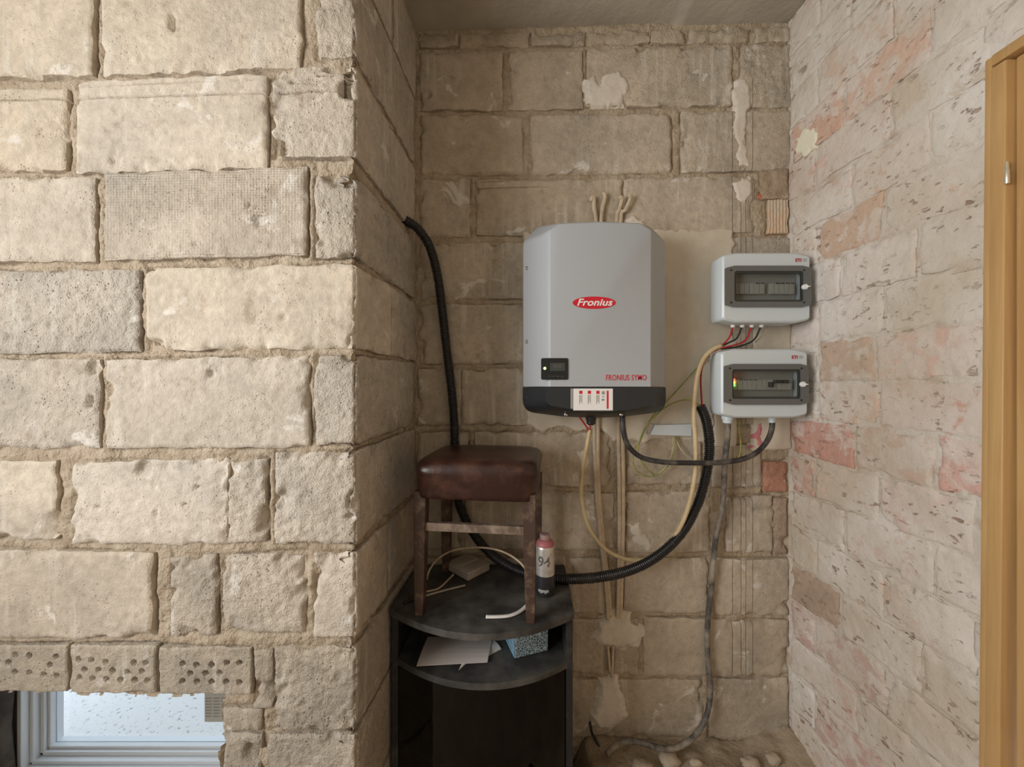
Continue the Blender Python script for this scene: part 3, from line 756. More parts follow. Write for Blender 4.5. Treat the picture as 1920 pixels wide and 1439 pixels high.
# ------------------------------------------------------------------ wall_right: whitewashed bricks, door
DOOR_U = WR.uv(1849, 722)[0]
DOOR_TOP = EYE + .748
def rmask(u, v): return ~((u > DOOR_U + .01) & (u < DOOR_U + .95) & (v < DOOR_TOP - .02))
me = sheet('wall_right', WR, (-.03, 1.9), (0, CEIL), .006, .0030, 41, rmask, .0026)
add_boxes(me, [([wpt(WR, -.03, -.03), wpt(WR, DOOR_U, -.03), wpt(WR, DOOR_U, -.25), wpt(WR, -.03, -.25)], 0, CEIL),
               ([wpt(WR, DOOR_U, -.03), wpt(WR, DOOR_U + .96, -.03), wpt(WR, DOOR_U + .96, -.25), wpt(WR, DOOR_U, -.25)], DOOR_TOP, CEIL),
               ([wpt(WR, DOOR_U + .96, -.004), wpt(WR, 4.3, -.004), wpt(WR, 4.3, -.25), wpt(WR, DOOR_U + .96, -.25)], 0, CEIL)])
wall_right = struct(link('wall_right', me, M['brick'], None, (.44, .34, .26, .42)), 'whitewashed brick wall with worn pink patches beside the door', 'wall')
rnd = random.Random(4)
def rcut(x0, y0, x1, y1, hw=.0018, d=.012):
    a, b = WR.uv(x0, y0); c, e = WR.uv(x1, y1); return ('h', a, b, c, e, hw, d)
RCUTS = [rcut(1532, 116, 1690, -50), rcut(1545, 78, 1690, -75)]
EXPO = [(1510, 812, (.52, .24, .18), .62), (1505, 860, (.50, .26, .2), .5), (1665, 840, (.52, .27, .21), .42), (1790, 885, (.60, .33, .27), .55), (1735, 770, (.50, .24, .17), .36),
        (1570, 1120, (.42, .30, .22), 1.0), (1640, 1420, (.50, .30, .25), .5), (1540, 195, (.58, .34, .24), .55), (1610, 385, (.55, .36, .24), .6), (1660, 300, (.56, .38, .27), .4), (1590, 680, (.50, .35, .25), .66),
        (1700, 80, (.60, .40, .30), .55), (1650, 1260, (.48, .33, .27), .5), (1520, 1180, (.5, .3, .26), .5), (1640, 980, (.55, .40, .33), .42), (1560, 760, (.56, .38, .28), .5), (1700, 430, (.58, .42, .32), .35), (1620, 850, (.50, .36, .28), .5),
        (1740, 1010, (.58, .42, .36), .4), (1500, 1420, (.45, .32, .28), .5)]
k = -12
vbase = EYE + .011
while vbase + .141 * k < CEIL - .03:
    v0 = max(vbase + .141 * k + .003, .002); v1 = min(vbase + .141 * (k + 1) - .003, CEIL - .003)
    if v1 - v0 > .02:
        u = .004; first = True
        while u < 1.75:
            if k == 0: L = .133 if first else .20 if u < .2 else .25
            else: L = (.13 if (k % 2) else .25) * rnd.uniform(.85, 1.1) if first else rnd.uniform(.215, .262)
            u1 = u + L; first = False
            if v0 < DOOR_TOP and u < DOOR_U + .01: u1 = min(u1, DOOR_U + .01)
            if not (v0 < DOOR_TOP and u > DOOR_U - .03 and u < DOOR_U + .95) and u1 - u > .03:
                vv0 = v0 if not (v0 < DOOR_TOP < v1 and u1 > DOOR_U + .05) else DOOR_TOP
                if v1 - vv0 > .02:
                    cl = rnd.choice([(.56, .40, .31), (.58, .44, .35), (.52, .44, .34), (.58, .38, .31)]); al = rnd.uniform(.12, .48)
                    for (x, y, c3, a) in EXPO:
                        pu, pv = WR.uv(x, y)
                        if u < pu < u1 and vv0 < pv < v1: cl = c3; al = a
                    gg = []
                    if k == 0: gg = []
                    gu, gv = WR.uv(1500, 137)
                    gg.append((gu, gv, .034, .020, .06))
                    for (hx, hy) in ((1828, 667), (1842, 648), (1843, 686)):
                        a_, b_ = WR.uv(hx, hy); gg.append((a_, b_, .006, .006, .02))
                    near = u < .75
                    V, Q = block_mesh(WR, (u, u1 - .006, v1, vv0, v1, vv0), .006 if near else .02, 3000 + k * 41 + int(u * 100), proud=rnd.uniform(-.0008, .0015), rr=.004, chip=.035, rough=.0016, lf=.003, edge=.004, gouges=gg, skirt=.02, cuts=[c for c in RCUTS if vv0 < min(c[2], c[4]) - .006 and max(c[2], c[4]) + .006 < v1 and u < c[3] and u1 > c[1]])
                    link('brick', mesh_np('brick', V, Q), M['brick'], wall_right, cl + (al,))
            u = u1
            if v0 < DOOR_TOP and DOOR_U - .03 < u < DOOR_U + .9: u = DOOR_U + .97
    k += 1
cut_joints(wall_right, QLIST, depth=.0045, width=.0035, gouges=gg[:1]); QLIST.clear()
blob(WR, [(1492, 262), (1505, 246), (1524, 238), (1533, 250), (1528, 276), (1512, 290), (1494, 288)], .005, M['cream'], wall_right, 'filler_patch', seed=20)

# door frame and leaf in the right wall
def wr(u, w, z): 
    p = WR.pos(np.array([u]), np.array([z]), np.array([w]))[0]; return tuple(p)
def wr_box(u0, u1, w0, w1, z0, z1, bev=.002, lean=0.0):
    V, Fc = box(u0, u1, w0, w1, z0, z1, bev)
    return [wr(a + lean * (z0 + 0 - c) / 2.3 if False else a + lean * (1 - c / 2.3), b, c) for a, b, c in V], Fc
door = Thing('door_1', wr(DOOR_U + .48, 0, 0), 'honey-varnished wooden door and frame in the whitewashed wall', 'door')
door.o['kind'] = 'structure'
LEAN = -.016
door.part('door_jamb', wr_box(DOOR_U + .004, DOOR_U + .018, -.12, .010, 0, DOOR_TOP, .004, LEAN), M['wood'], auto=40)
door.part('door_stop', wr_box(DOOR_U + .018, DOOR_U + .046, -.12, .015, 0, DOOR_TOP - .03, .004, LEAN), M['wood'], auto=40)
door.part('door_head', wr_box(DOOR_U + .018, DOOR_U + .93, -.12, .014, DOOR_TOP - .026, DOOR_TOP, .004), M['wood'], auto=40)
door.part('door_jamb', wr_box(DOOR_U + .93, DOOR_U + .955, -.12, .014, 0, DOOR_TOP, .004), M['wood'], auto=40)
leaf = door.part('door_leaf', wr_box(DOOR_U + .047, DOOR_U + .928, -.045, -.004, .01, DOOR_TOP - .03, .003), M['wood'], auto=40)
hp = P3(1887, 318, .80); hp = Vector(wr(DOOR_U + .047, .016, hp.z))
M['brass'] = simple('pale brass', (.80, .74, .60), .35, .7)
hinge = door.part('hinge', lathe([(.0001, -.026), (.004, -.025), (.0045, -.024), (.0045, .004), (.0034, .006), (.0034, .018), (.002, .024), (.0001, .025)], 14, hp), M['brass'], auto=40, label='pale metal hinge pin')

# ------------------------------------------------------------------ ceiling, floor, rest of the room
def ceil_z(X, Y): return EYE + 1.402 + .028 * (X + .37)
S = np.arange(-2.7, 1.6, .02); T = np.arange(-2.8, 1.70, .02)
U, V = np.meshgrid(S, T, indexing='ij')
Z = ceil_z(U, V) + .004 * fbm(U * 12, V * 12, 51, 3) - .012 * sstep(.045, .055, V * 0 + np.clip(np.where(U > .66, .09, .0) + .02 * fbm(U * 9, V * 9, 5, 2), 0, 1))
Z = np.maximum(Z, 0)
idx = np.arange(U.size).reshape(U.shape)
Q = np.stack([idx[:-1, :-1], idx[:-1, 1:], idx[1:, 1:], idx[1:, :-1]], -1).reshape(-1, 4)
me = mesh_np('ceiling', np.stack([U, V, Z], -1).reshape(-1, 3), Q)
add_boxes(me, [([(-2.7, -2.8), (1.6, -2.8), (1.6, 1.7), (-2.7, 1.7)], CEIL + .06, CEIL + .2)])
struct(link('ceiling', me, M['concrete']), 'rough grey concrete ceiling slab over the niche', 'ceiling')

S = np.concatenate([np.arange(-2.7, -.5, .06), np.arange(-.5, 1.5, .014)]); T = np.concatenate([np.arange(-2.8, .9, .06), np.arange(.9, 1.56, .014)])
U, V = np.meshgrid(S, T, indexing='ij')
mound = .150 * sstep(.93, 1.30, V) * sstep(.20, .30, U) + .035 * fbm(U * 9, V * 9, 61, 4) * sstep(.95, 1.15, V) * sstep(.2, .3, U) + .05 * sstep(.8, 1.1, U) * sstep(1.2, 1.45, V)
Z = np.maximum(mound, 0)
idx = np.arange(U.size).reshape(U.shape)
Q = np.stack([idx[:-1, :-1], idx[1:, :-1], idx[1:, 1:], idx[:-1, 1:]], -1).reshape(-1, 4)
me = mesh_np('floor', np.stack([U, V, Z], -1).reshape(-1, 3), Q)
add_boxes(me, [([(-2.7, -2.8), (1.6, -2.8), (1.6, 1.56), (-2.7, 1.56)], -.2, -.03)])
struct(link('floor', me, M['floor']), 'dusty floor with a heap of sandy debris in the niche', 'floor')

def wall_with_hole(name, axis, c, a0, a1, z0, z1, h, th, label):
    """flat plaster wall with one opening h = (a0,a1,z0,z1); axis 'x': plane X=c, thickness to th"""
    parts = []
    def bx(p0, p1, q0, q1):
        return box(min(c, c + th), max(c, c + th), p0, p1, q0, q1) if axis == 'x' else box(p0, p1, min(c, c + th), max(c, c + th), q0, q1)
    parts += [bx(a0, h[0], z0, z1), bx(h[1], a1, z0, z1), bx(h[0], h[1], z0, h[2]), bx(h[0], h[1], h[3], z1)]
    o = link(name, mesh_py(name, *join(*parts)), M['room']); return struct(o, label, 'wall')
wall_with_hole('wall_left', 'x', -1.95, -2.75, .99, 0, CEIL + .02, (-1.29, .25, 1.16, 2.52), -.25, 'plain plaster wall with the big window, left of the camera')
struct(link('wall_rear', mesh_py('wall_rear', *box(-2.2, 1.25, -2.7, -2.45, 0, CEIL + .02)), M['room']), 'plain plaster wall behind the camera', 'wall')
def window_frame(name, axis, c, a0, a1, z0, z1, label):
    t = Thing(name, ((c, (a0 + a1) / 2, z0) if axis == 'x' else ((a0 + a1) / 2, c, z0)), label, 'window'); t.o['kind'] = 'structure'
    def bx(p0, p1, q0, q1): return box(c - .03, c + .03, p0, p1, q0, q1, .004) if axis == 'x' else box(p0, p1, c - .03, c + .03, q0, q1, .004)
    t.part('window_frame', join(bx(a0, a0 + .05, z0, z1), bx(a1 - .05, a1, z0, z1), bx(a0, a1, z0, z0 + .05), bx(a0, a1, z1 - .05, z1)), M['frame_white'])
    t.part('mullion', bx((a0 + a1) / 2 - .03, (a0 + a1) / 2 + .03, z0 + .05, z1 - .05), M['frame_white'])
window_frame('window_2', 'x', -2.10, -1.29, .25, 1.16, 2.52, 'big two-part window left of the camera')

# ------------------------------------------------------------------ space behind the opening: low window
YW = 1.45
wx0 = (66 - 960) / F * YW; wz0 = EYE - (1428 - HZ) / F * YW; wx1 = -.66
wz1 = wz0 + .72
o = link('wall_window', mesh_py('wall_window', *join(box(-2.55, wx0, YW - .01, YW + .07, 0, CEIL), box(wx0 - .01, wx1 + .01, YW - .01, YW + .07, 0, wz0), box(wx0 - .01, wx1 + .01, YW - .01, YW + .07, wz1, CEIL),
        box(wx1, -.42, YW - .01, YW + .07, 0, CEIL), box(-2.7, -2.5, .7, YW + .25, 0, CEIL))), M['lilac'])
struct(o, 'grey plastered outer wall around the low window behind the opening', 'wall')
w1 = Thing('window_1', (wx0, YW, wz0), 'white plastic window seen low through the opening in the block wall', 'window'); w1.o['kind'] = 'structure'
def frame_ring(x0, x1, z0, z1, t, y0, y1):
    return join(box(x0, x0 + t, y0, y1, z0, z1, .003), box(x1 - t, x1, y0, y1, z0, z1, .003), box(x0, x1, y0, y1, z0, z0 + t, .003), box(x0, x1, y0, y1, z1 - t, z1, .003))
fr = w1.part('window_frame', frame_ring(wx0, wx1, wz0, wz1, .016, YW - .055, YW + .05), M['frame_white'])
w1.part('frame_step', frame_ring(wx0 + .0165, wx1 - .0165, wz0 + .0165, wz1 - .0165, .012, YW - .030, YW + .05), M['frame_white'], fr)
sa = w1.part('window_sash', frame_ring(wx0 + .029, wx1 - .029, wz0 + .029, wz1 - .029, .014, YW - .008, YW + .05), M['frame_white'])
w1.part('glazing_bead', frame_ring(wx0 + .0435, wx1 - .0435, wz0 + .0435, wz1 - .0435, .010, YW + .004, YW + .05), M['frame_white'], sa)
w1.part('pane', box(wx0 + .0535, wx1 - .0535, YW + .022, YW + .026, wz0 + .0535, wz1 - .0535), M['pane'], sa)
single('outdoor_wall', box(-6, 1.2, 2.75, 2.95, -.3, 1.7), M['roughcast'], 'sunlit speckled roughcast wall seen through the low window', 'wall')['kind'] = 'structure'
single('ground', box(-7, 3, 1.53, 8, -.35, -.3), M['roughcast'], 'pale pebbled ground outside the low window', 'ground')['kind'] = 'structure'
# newspaper stuck to the pane
c0 = P3(384, 1300, YW + .017); c1 = P3(432, 1354, YW + .017)
np_ = Thing('newspaper_scrap', (c0.x, YW + .017, c1.z), 'torn newspaper scrap stuck on the low window pane', 'newspaper')
np_.part('sheet', box(c0.x, c1.x, YW + .016, YW + .018, c1.z, c0.z), M['newsprint'])
for a in range(3):
    for b in range(7):
        x = c0.x + .004 + a * .031
        np_.part('print_line', box(x, x + .024, YW + .0155, YW + .016, c0.z - .022 - b * .012, c0.z - .018 - b * .012), M['grey_print'])
# dark post at the left end of the opening
pb = P3(-12, 1439, 1.36)
ring = lambda z, r: [(-1.93 + r * math.cos(t * math.pi / 8) * (1 + .1 * math.sin(3 * t)), 1.355 + .8 * r * math.sin(t * math.pi / 8), z) for t in range(16)]
single('wooden_post', loft([ring(z, .075 + .006 * math.sin(z * 17)) for z in np.linspace(0, 1.2, 14)]), M['post'], 'dark old wooden post left of the low window', 'post', smooth=True)

# ------------------------------------------------------------------ solar inverter
YB = 1.455                                  # plane of the back wall
XC = .294
inv = Thing('solar_inverter', (XC, YB, EYE - .12), 'large grey wall-mounted solar inverter with black lower cover and red logo', 'inverter')
ZS = EYE - .006
def inv_ring(y, hw, zt, cx, cz, rt, arch=.006):
    pts = [(XC - hw, ZS, .0005), (XC - hw, zt - cz, rt), (XC - hw + cx, zt - arch, rt), (XC, zt, .3), (XC + hw - cx, zt - arch, rt), (XC + hw, zt - cz, rt), (XC + hw, ZS, .0005)]
    return [(x, y, z) for x, z in roundpoly(pts, 6)]
YFR = 1.228
housing = inv.part('housing', loft([inv_ring(YB - .019, .235, EYE + .545, .07, .07, .03), inv_ring(1.345, .250, EYE + .570, .05, .055, .04), inv_ring(1.335, .2545, EYE + .576, .054, .06, .04), inv_ring(1.322, .2525, EYE + .574, .054, .06, .04),
        inv_ring(1.262, .196, EYE + .556, .05, .045, .025), inv_ring(1.240, .178, EYE + .548, .04, .032, .02), inv_ring(1.231, .1715, EYE + .542, .036, .028, .02), inv_ring(YFR, .166, EYE + .536, .034, .026, .02)]), M['inv_grey'], auto=28)
def cov_ring(y, hw, zb, rz, dz=.002):
    pts = [(XC - hw, ZS - dz, .004), (XC + hw, ZS - dz, .004), (XC + hw, zb + .024, .07), (XC + hw * .45, zb + .006, .2), (XC, zb, .3), (XC - hw * .45, zb + .006, .2), (XC - hw, zb + .024, .07)]
    return [(x, y, z) for x, z in roundpoly(pts, 6)][::-1]
cover = inv.part('lower_cover', loft([cov_ring(YB - .019, .238, EYE - .100, .09), cov_ring(1.342, .254, EYE - .118, .11), cov_ring(1.332, .2555, EYE - .120, .11), cov_ring(1.316, .2535, EYE - .118, .11),
        cov_ring(1.262, .205, EYE - .104, .095), cov_ring(1.242, .192, EYE - .098, .09), cov_ring(1.226, .184, EYE - .09, .085)]), M['inv_black'], auto=28)
def fpt(px, py, y): return P3(px, py, y)
# logo
a = fpt(1114, 568, YFR)
el = [(a.x + .0715 * math.cos(t * math.pi / 24), a.z + .0205 * math.sin(t * math.pi / 24)) for t in range(48)]
lg = inv.part('logo_badge', prism(el, YFR - .0012, YFR + .001), M['red'], housing, label='red oval logo badge')
V, Fc = text_vf('Fronius', .0335, .28, .0007, .0004, space=1.02)
tw = max(v[0] for v in V) - min(v[0] for v in V)
V = [(v[0] * .118 / tw, v[1] * .95, v[2]) for v in V]
inv.part('logo_lettering', face_cam((V, Fc), a.x, YFR - .0018, a.z), M['white'], housing)
b0 = fpt(1136, 709, YFR); b1 = fpt(1212, 708, YFR)
V, Fc = text_vf('FRONIUS SYMO', .0195, 0, .00012, .0003, space=1.06); tw = max(v[0] for v in V) - min(v[0] for v in V); th = max(v[1] for v in V) - min(v[1] for v in V)
V = [(v[0] * (b1.x - b0.x) / tw, v[1] * .019 / th, v[2]) for v in V]
inv.part('model_lettering', face_cam((V, Fc), (b0.x + b1.x) / 2, YFR - .0006, b0.z), M['red'], housing)
# display
d0_ = fpt(1014.5, 672, YFR); d1_ = fpt(1065, 712.5, YFR)
rp = roundpoly([(d0_.x, d0_.z, .006), (d1_.x, d0_.z, .006), (d1_.x, d1_.z, .006), (d0_.x, d1_.z, .006)], 4)
disp = inv.part('display', prism(rp, YFR - .003, YFR + .004), M['black_gloss'], auto=30)
e0 = fpt(1031, 681, YFR); e1 = fpt(1059, 696, YFR)
inv.part('lcd_panel', box(e0.x, e1.x, YFR - .0036, YFR - .003, e1.z, e0.z), M['lcd'], disp)
for k in range(3): inv.part('lcd_digit', box(e0.x + .012 + k * .009, e0.x + .018 + k * .009, YFR - .004, YFR - .0036, e1.z + .011, e1.z + .021), M['ink'], disp)
for k in range(4): inv.part('display_key', box(e0.x - .006 + k * .014, e0.x + .002 + k * .014, YFR - .0036, YFR - .003, d1_.z + .010, d1_.z + .013), M['lcd'], disp)
g = fpt(1021.5, 691, YFR - .004)
inv.part('status_light', lathe([(.0001, .002), (.0042, .001), (.0042, -.001), (.003, -.002), (.0001, -.0024)], 14, g, 'y'), emit('green led', (.45, 1.0, .12), 9), disp)
# side screws
def screw(px, py, y, r, mt, par, nx=0):
    p = fpt(px, py, y)
    sc = inv.part('screw', lathe([(.0001, .004), (r, .003), (r, -.001), (r * .6, -.003), (r * .5, -.0015), (.0001, -.0015)], 14, p, 'y'), M[mt], par, auto=40)
for (x, y) in ((988, 503), (988, 641), (1240, 501), (1240, 641)): screw(x, y, 1.308, .0065, 'steel', housing)
for (x, y) in ((988.5, 746), (1237, 746)): screw(x, y, 1.306, .005, 'steel', cover)
for (x, y) in ((1061, 778), (1165, 778)): screw(x, y, 1.268, .006, 'steel', cover)
# sticker
YST = 1.2245
s0 = fpt(1075, 729, YST); s1 = fpt(1149, 770, YST)
stk = inv.part('sticker', box(s0.x, s1.x, YST - .0005, YST + .003, s1.z, s0.z), M['white'], cover, label='white instruction sticker with red and grey print')
inv.part('sticker_edge', box(s0.x - .009, s0.x - .001, YST, YST + .003, s1.z + .006, s0.z), M['grey_print'], cover)
def smark(px0, px1, py0, py1, mt): 
    p = fpt(px0, py0, YST); q = fpt(px1, py1, YST); inv.part('sticker_print', box(p.x, q.x, YST - .0009, YST - .0005, q.z, p.z), M[mt], cover)
for px in (1086, 1102, 1118): 
    smark(px, px + 6, 733, 739, 'red'); smark(px, px + 1.3, 741, 758, 'grey_print'); smark(px + 2.4, px + 3.6, 741, 754, 'grey_print'); smark(px + 4.6, px + 5.6, 741, 757, 'grey_print')
smark(1137.5, 1141, 733, 767, 'red'); smark(1128, 1134, 734, 740, 'grey_print'); smark(1129, 1133, 743, 745, 'grey_print'); smark(1128, 1133, 748, 752, 'grey_print')
# bottom glands
gp = Vector(fpt(1108, 788, 1.33)); inv.part('cable_gland', lathe([(.0001, .02), (.019, .019), (.019, .003), (.016, -.003), (.016, -.012), (.010, -.018), (.0001, -.018)], 16, (gp.x, gp.y, gp.z)), M['rubber'], cover, auto=35)

# ------------------------------------------------------------------ distribution boxes
def dist_box(x0, x1, yt, yb, band, win, latch, label, kind):
    YFt = 1.315
    A = P3(x0, yt, YFt); B = P3(x1, yb, YFt); X0, X1, Z1, Z0 = A.x, B.x, A.z, B.z
    t = Thing('distribution_box', ((X0 + X1) / 2, YB, Z0), label, 'electrical box', 'distribution boxes on the niche wall')
    zb1 = P3(x0, band[0], YFt).z; zb0 = P3(x0, band[1], YFt).z
    W0 = P3(win[0], win[1], YFt); W1 = P3(win[2], win[3], YFt)
    def ring(y, e, c):
        return [(x, y, z) for x, z in roundpoly([(X0 - e, Z0 + c - e, .014), (X0 - e, Z1 - c + e, .014), (X0 - e + c * 4.5, Z1 + e, .06), (X1 + e - c * 4.5, Z1 + e, .06), (X1 + e, Z1 - c + e, .014), (X1 + e, Z0 + c - e, .014), (X1 + e - c * 4.5, Z0 - e, .06), (X0 - e + c * 4.5, Z0 - e, .06)], 4)][::-1]
    # hollow body: outer shell, front lip, inner well
    iw = [(x, z) for x, z in roundpoly([(W0.x - .004, W1.z - .004, .006), (W0.x - .004, W0.z + .004, .006), (0, 0, 0), (0, 0, 0), (W1.x + .004, W0.z + .004, .006), (W1.x + .004, W1.z - .004, .006), (0, 0, 0), (0, 0, 0)][:2] + [(W1.x + .004, W0.z + .004, .006), (W1.x + .004, W1.z - .004, .006)], 9)]
    outer = [ring(YB - .008, -.028, .016), ring(1.402, -.003, .014), ring(1.385, .005, .014), ring(1.335, .004, .012), ring(1.321, .0015, .011), ring(YFt, -.004, .010)]
    n = len(outer[0]); m_ = len(iw)
    assert n == m_, (n, m_)
    # align the inner loop with the outer one by angle
    cx, cz = (X0 + X1) / 2, (Z0 + Z1) / 2
    def rot(loop):
        best = min(range(len(loop)), key=lambda i: abs(math.atan2(loop[i][1] - cz, loop[i][0] - cx) + math.pi * .75)); return loop[best:] + loop[:best]
    o2 = [[(p[0], p[2]) for p in r] for r in outer]
    area = sum(o2[0][i][0] * o2[0][(i + 1) % n][1] - o2[0][(i + 1) % n][0] * o2[0][i][1] for i in range(n))
    ia = sum(iw[i][0] * iw[(i + 1) % n][1] - iw[(i + 1) % n][0] * iw[i][1] for i in range(n))
    if area * ia < 0: iw = iw[::-1]
    rings = []
    for r in outer:
        y = r[0][1]; rings.append([(x, y, z) for x, z in rot([(p[0], p[2]) for p in r])])
    ir = rot(iw); rings.append([(x, YFt, z) for x, z in ir]); rings.append([(x, YFt + .036, z) for x, z in ir])
    body = t.part('housing', loft(rings), M['box_white'], auto=30)
    # smoky door: frame ring standing on the cover, clear pane inside
    yd0, yd1 = YFt - .010, YFt - .001
    ex = .004
    oc = [(X0 + ex, zb0 + .008, .002), (X0 + ex, zb1 - .008, .002), (X0 + ex + .03, zb1, .004), (X1 - ex - .03, zb1, .004), (X1 - ex, zb1 - .008, .002), (X1 - ex, zb0 + .008, .002), (X1 - ex - .03, zb0, .004), (X0 + ex + .03, zb0, .004)]
    def quad_ring(inner, outer_, y0, y1):
        n = len(inner); V = [(x, y0, z) for x, z in outer_] + [(x, y0, z) for x, z in inner] + [(x, y1, z) for x, z in outer_] + [(x, y1, z) for x, z in inner]
        Fc = []
        for i in range(n):
            j = (i + 1) % n
            Fc += [(i, j, n + j, n + i), (2 * n + j, 2 * n + i, 3 * n + i, 3 * n + j), (j, i, 2 * n + i, 2 * n + j), (n + i, n + j, 3 * n + j, 3 * n + i)]
        return V, Fc
    ol = rot(roundpoly(oc, 4)); il = roundpoly([(W0.x, W1.z, .010), (W0.x, W0.z, .010), (W1.x, W0.z, .010), (W1.x, W1.z, .010)], 9)
    il = rot(il)
    door_ = t.part('door', quad_ring(il, ol, yd0, yd1), M['smoke_frame'], label='smoky transparent door', auto=30)
    il2 = rot(roundpoly([(W0.x + .007, W1.z + .007, .008), (W0.x + .007, W0.z - .007, .008), (W1.x - .007, W0.z - .007, .008), (W1.x - .007, W1.z + .007, .008)], 9))
    t.part('gasket', quad_ring(il2, il, yd0 + .004, yd1), M['smoke_edge'], door_, auto=30)
    t.part('pane', prism([(p[0], p[1]) for p in il2], yd0 + .006, yd0 + .008), M['smoke'], door_)
    for (sx, sz) in ((X0 + .022, zb1 - .016), (X0 + .022, zb0 + .016), (X1 - .030, zb1 - .016), (X1 - .030, zb0 + .016)):
        t.part('door_screw', lathe([(.0001, .001), (.0035, .0005), (.0035, -.001), (.0001, -.0012)], 10, (sx, yd0, sz), 'y'), M['rubber'], door_)
    L = P3(latch[0], latch[1], yd0 - .004)
    lt = t.part('latch', lathe([(.0001, .006), (.0095, .006), (.0095, -.002), (.0075, -.004), (.0001, -.004)], 20, L, 'y'), M['white'], door_, auto=35, label='white round latch')
    t.part('latch_tab', prism([(L.x + .002, L.z + .003), (L.x + .014, L.z + .001), (L.x + .014, L.z - .0005), (L.x + .002, L.z - .003)], L.y - .007, L.y - .003), M['white'], lt)
    # makers mark
    mk = P3(1497 if kind == 'upper' else 1491, 488 if kind == 'upper' else 671, YFt - .002)
    V, Fc = text_vf('ETI', .016, 0, .0006, .0003)
    mpx = P3(1497 if kind == 'upper' else 1490, 488.5 if kind == 'upper' else 670.5, YFt - .0005)
    t.part('maker_lettering', face_cam((V, Fc), mpx.x, YFt - .0005, mpx.z), M['wire_red'], body)
    for q in range(3):
        t.part('maker_line', box(mpx.x + .016, mpx.x + .030, YFt - .0008, YFt + .001, mpx.z + .004 - q * .004, mpx.z + .0058 - q * .004), M['grey_print'], body)
    # inside: panel and modules
    yi = YFt + .034
    t.part('inner_panel', box(W0.x, W1.x, yi - .004, yi, W1.z, W0.z), M['box_inside'], body)
    H = W0.z - W1.z
    mz0 = W1.z + H * .30; mz1 = W1.z + H * .66
    nmod = 12; mw = (W1.x - W0.x - .03) / nmod
    for q in range(nmod):
        xa = W0.x + .015 + q * mw
        if kind == 'upper' and q in (6,): continue
        mod = t.part('breaker', box(xa + .0008, xa + mw - .0008, yi - .022, yi - .004, mz0, mz1, .001, 1), M['breaker'] if not (kind == 'upper' and q < 3) else M['box_inside'], body)
        if kind == 'lower' and 7 <= q <= 10:
            t.part('toggle', box(xa + .002, xa + mw - .002, yi - .033, yi - .022, mz1 - (.028 if q == 7 else .014), mz1 - (.010 if q == 7 else .002), .001, 1), M['rubber'], mod)
        elif kind == 'upper' and (4 <= q <= 5 or q >= 8): t.part('toggle', box(xa + .003, xa + mw - .003, yi - .026, yi - .022, mz1 - .003, mz1 + .001), M['ink'], mod)
        elif kind == 'lower' and 1 <= q <= 4: t.part('toggle', box(xa + .004, xa + mw - .004, yi - .026, yi - .022, mz1 - .003, mz1 - .0005), M['ink'], mod)
    if kind == 'lower':
        for q, (cn, cc) in enumerate((('red led', (1.0, .06, .03)), ('amber led', (1.0, .45, .05)), ('green phase led', (.1, 1.0, .06)))):
            p = P3(1375.5, 712.5 + q * 5, yi - .024)
            t.part('phase_light', box(p.x - .005, p.x + .005, yi - .026, yi - .020, p.z - .0038, p.z + .0038, .001, 1), emit(cn, cc, 10), body)
    return t, body, (X0, X1, Z0, Z1)
tb1, body1, e1_ = dist_box(1356, 1519.5, 474.5, 604, (500, 577), (1374, 510, 1503, 567), (1510, 538), 'upper grey distribution box with smoky door, above the one with coloured lights', 'upper')
tb2, body2, e2_ = dist_box(1354, 1514.5, 655.5, 783, (683, 759), (1370, 693, 1498, 748), (1506, 721), 'lower grey distribution box with red, amber and green lights behind its door', 'lower')
def gland(t, par, px, py, y, r, h, mt='box_white'):
    p = P3(px, py, y)
    t.part('cable_gland', lathe([(.0001, h), (r, h * .98), (r, h * .45), (r * .82, h * .40), (r * .82, 0), (r * .6, -.003), (.0001, -.003)], 14, p), M[mt], par, auto=35)
for x in (1374, 1391.5, 1409.5, 1427.5): gland(tb1, body1, x, 613, 1.36, .009, .022, 'white')
gland(tb2, body2, 1364, 793, 1.37, .020, .028); gland(tb2, body2, 1447, 792, 1.37, .014, .022)

# ------------------------------------------------------------------ cables
def cable(name, pts, r, mt, label, cat='cable', group=None, n=10, step=.008, **kw):
    return single(name, tube([P3(*p) for p in pts], r, n, step, **kw), M[mt], label, cat, group, smooth=True)
pitch = .0080; RC = .0178
def rib(s):
    f = (s / pitch) % 1.0
    return RC if .22 < f < .78 else RC - .0030
cp = [(752, 409, 1.345), (768, 418, 1.352), (786, 432, 1.362), (806, 464, 1.385), (820, 515, 1.405), (829, 580, 1.42), (838, 660, 1.428), (847, 735, 1.434), (852, 800, 1.437), (853, 870, 1.436), (858, 935, 1.428), (880, 988, 1.405), (915, 1034, 1.365), (960, 1065, 1.328), (1010, 1081, 1.306), (1060, 1086, 1.302), (1120, 1083, 1.318), (1180, 1070, 1.338), (1230, 1045, 1.355), (1275, 1004, 1.365), (1305, 953, 1.37), (1322, 900, 1.372), (1330, 850, 1.372), (1328, 810, 1.368), (1322, 782, 1.363), (1313, 762, 1.36)]
single('corrugated_conduit', tube([P3(*p) for p in cp], RC, 14, pitch / 5.0, rfun=rib), M['conduit'], 'thick black corrugated conduit looping from the side wall behind the stool to below the inverter', 'conduit', smooth=True)
YH = 1.352
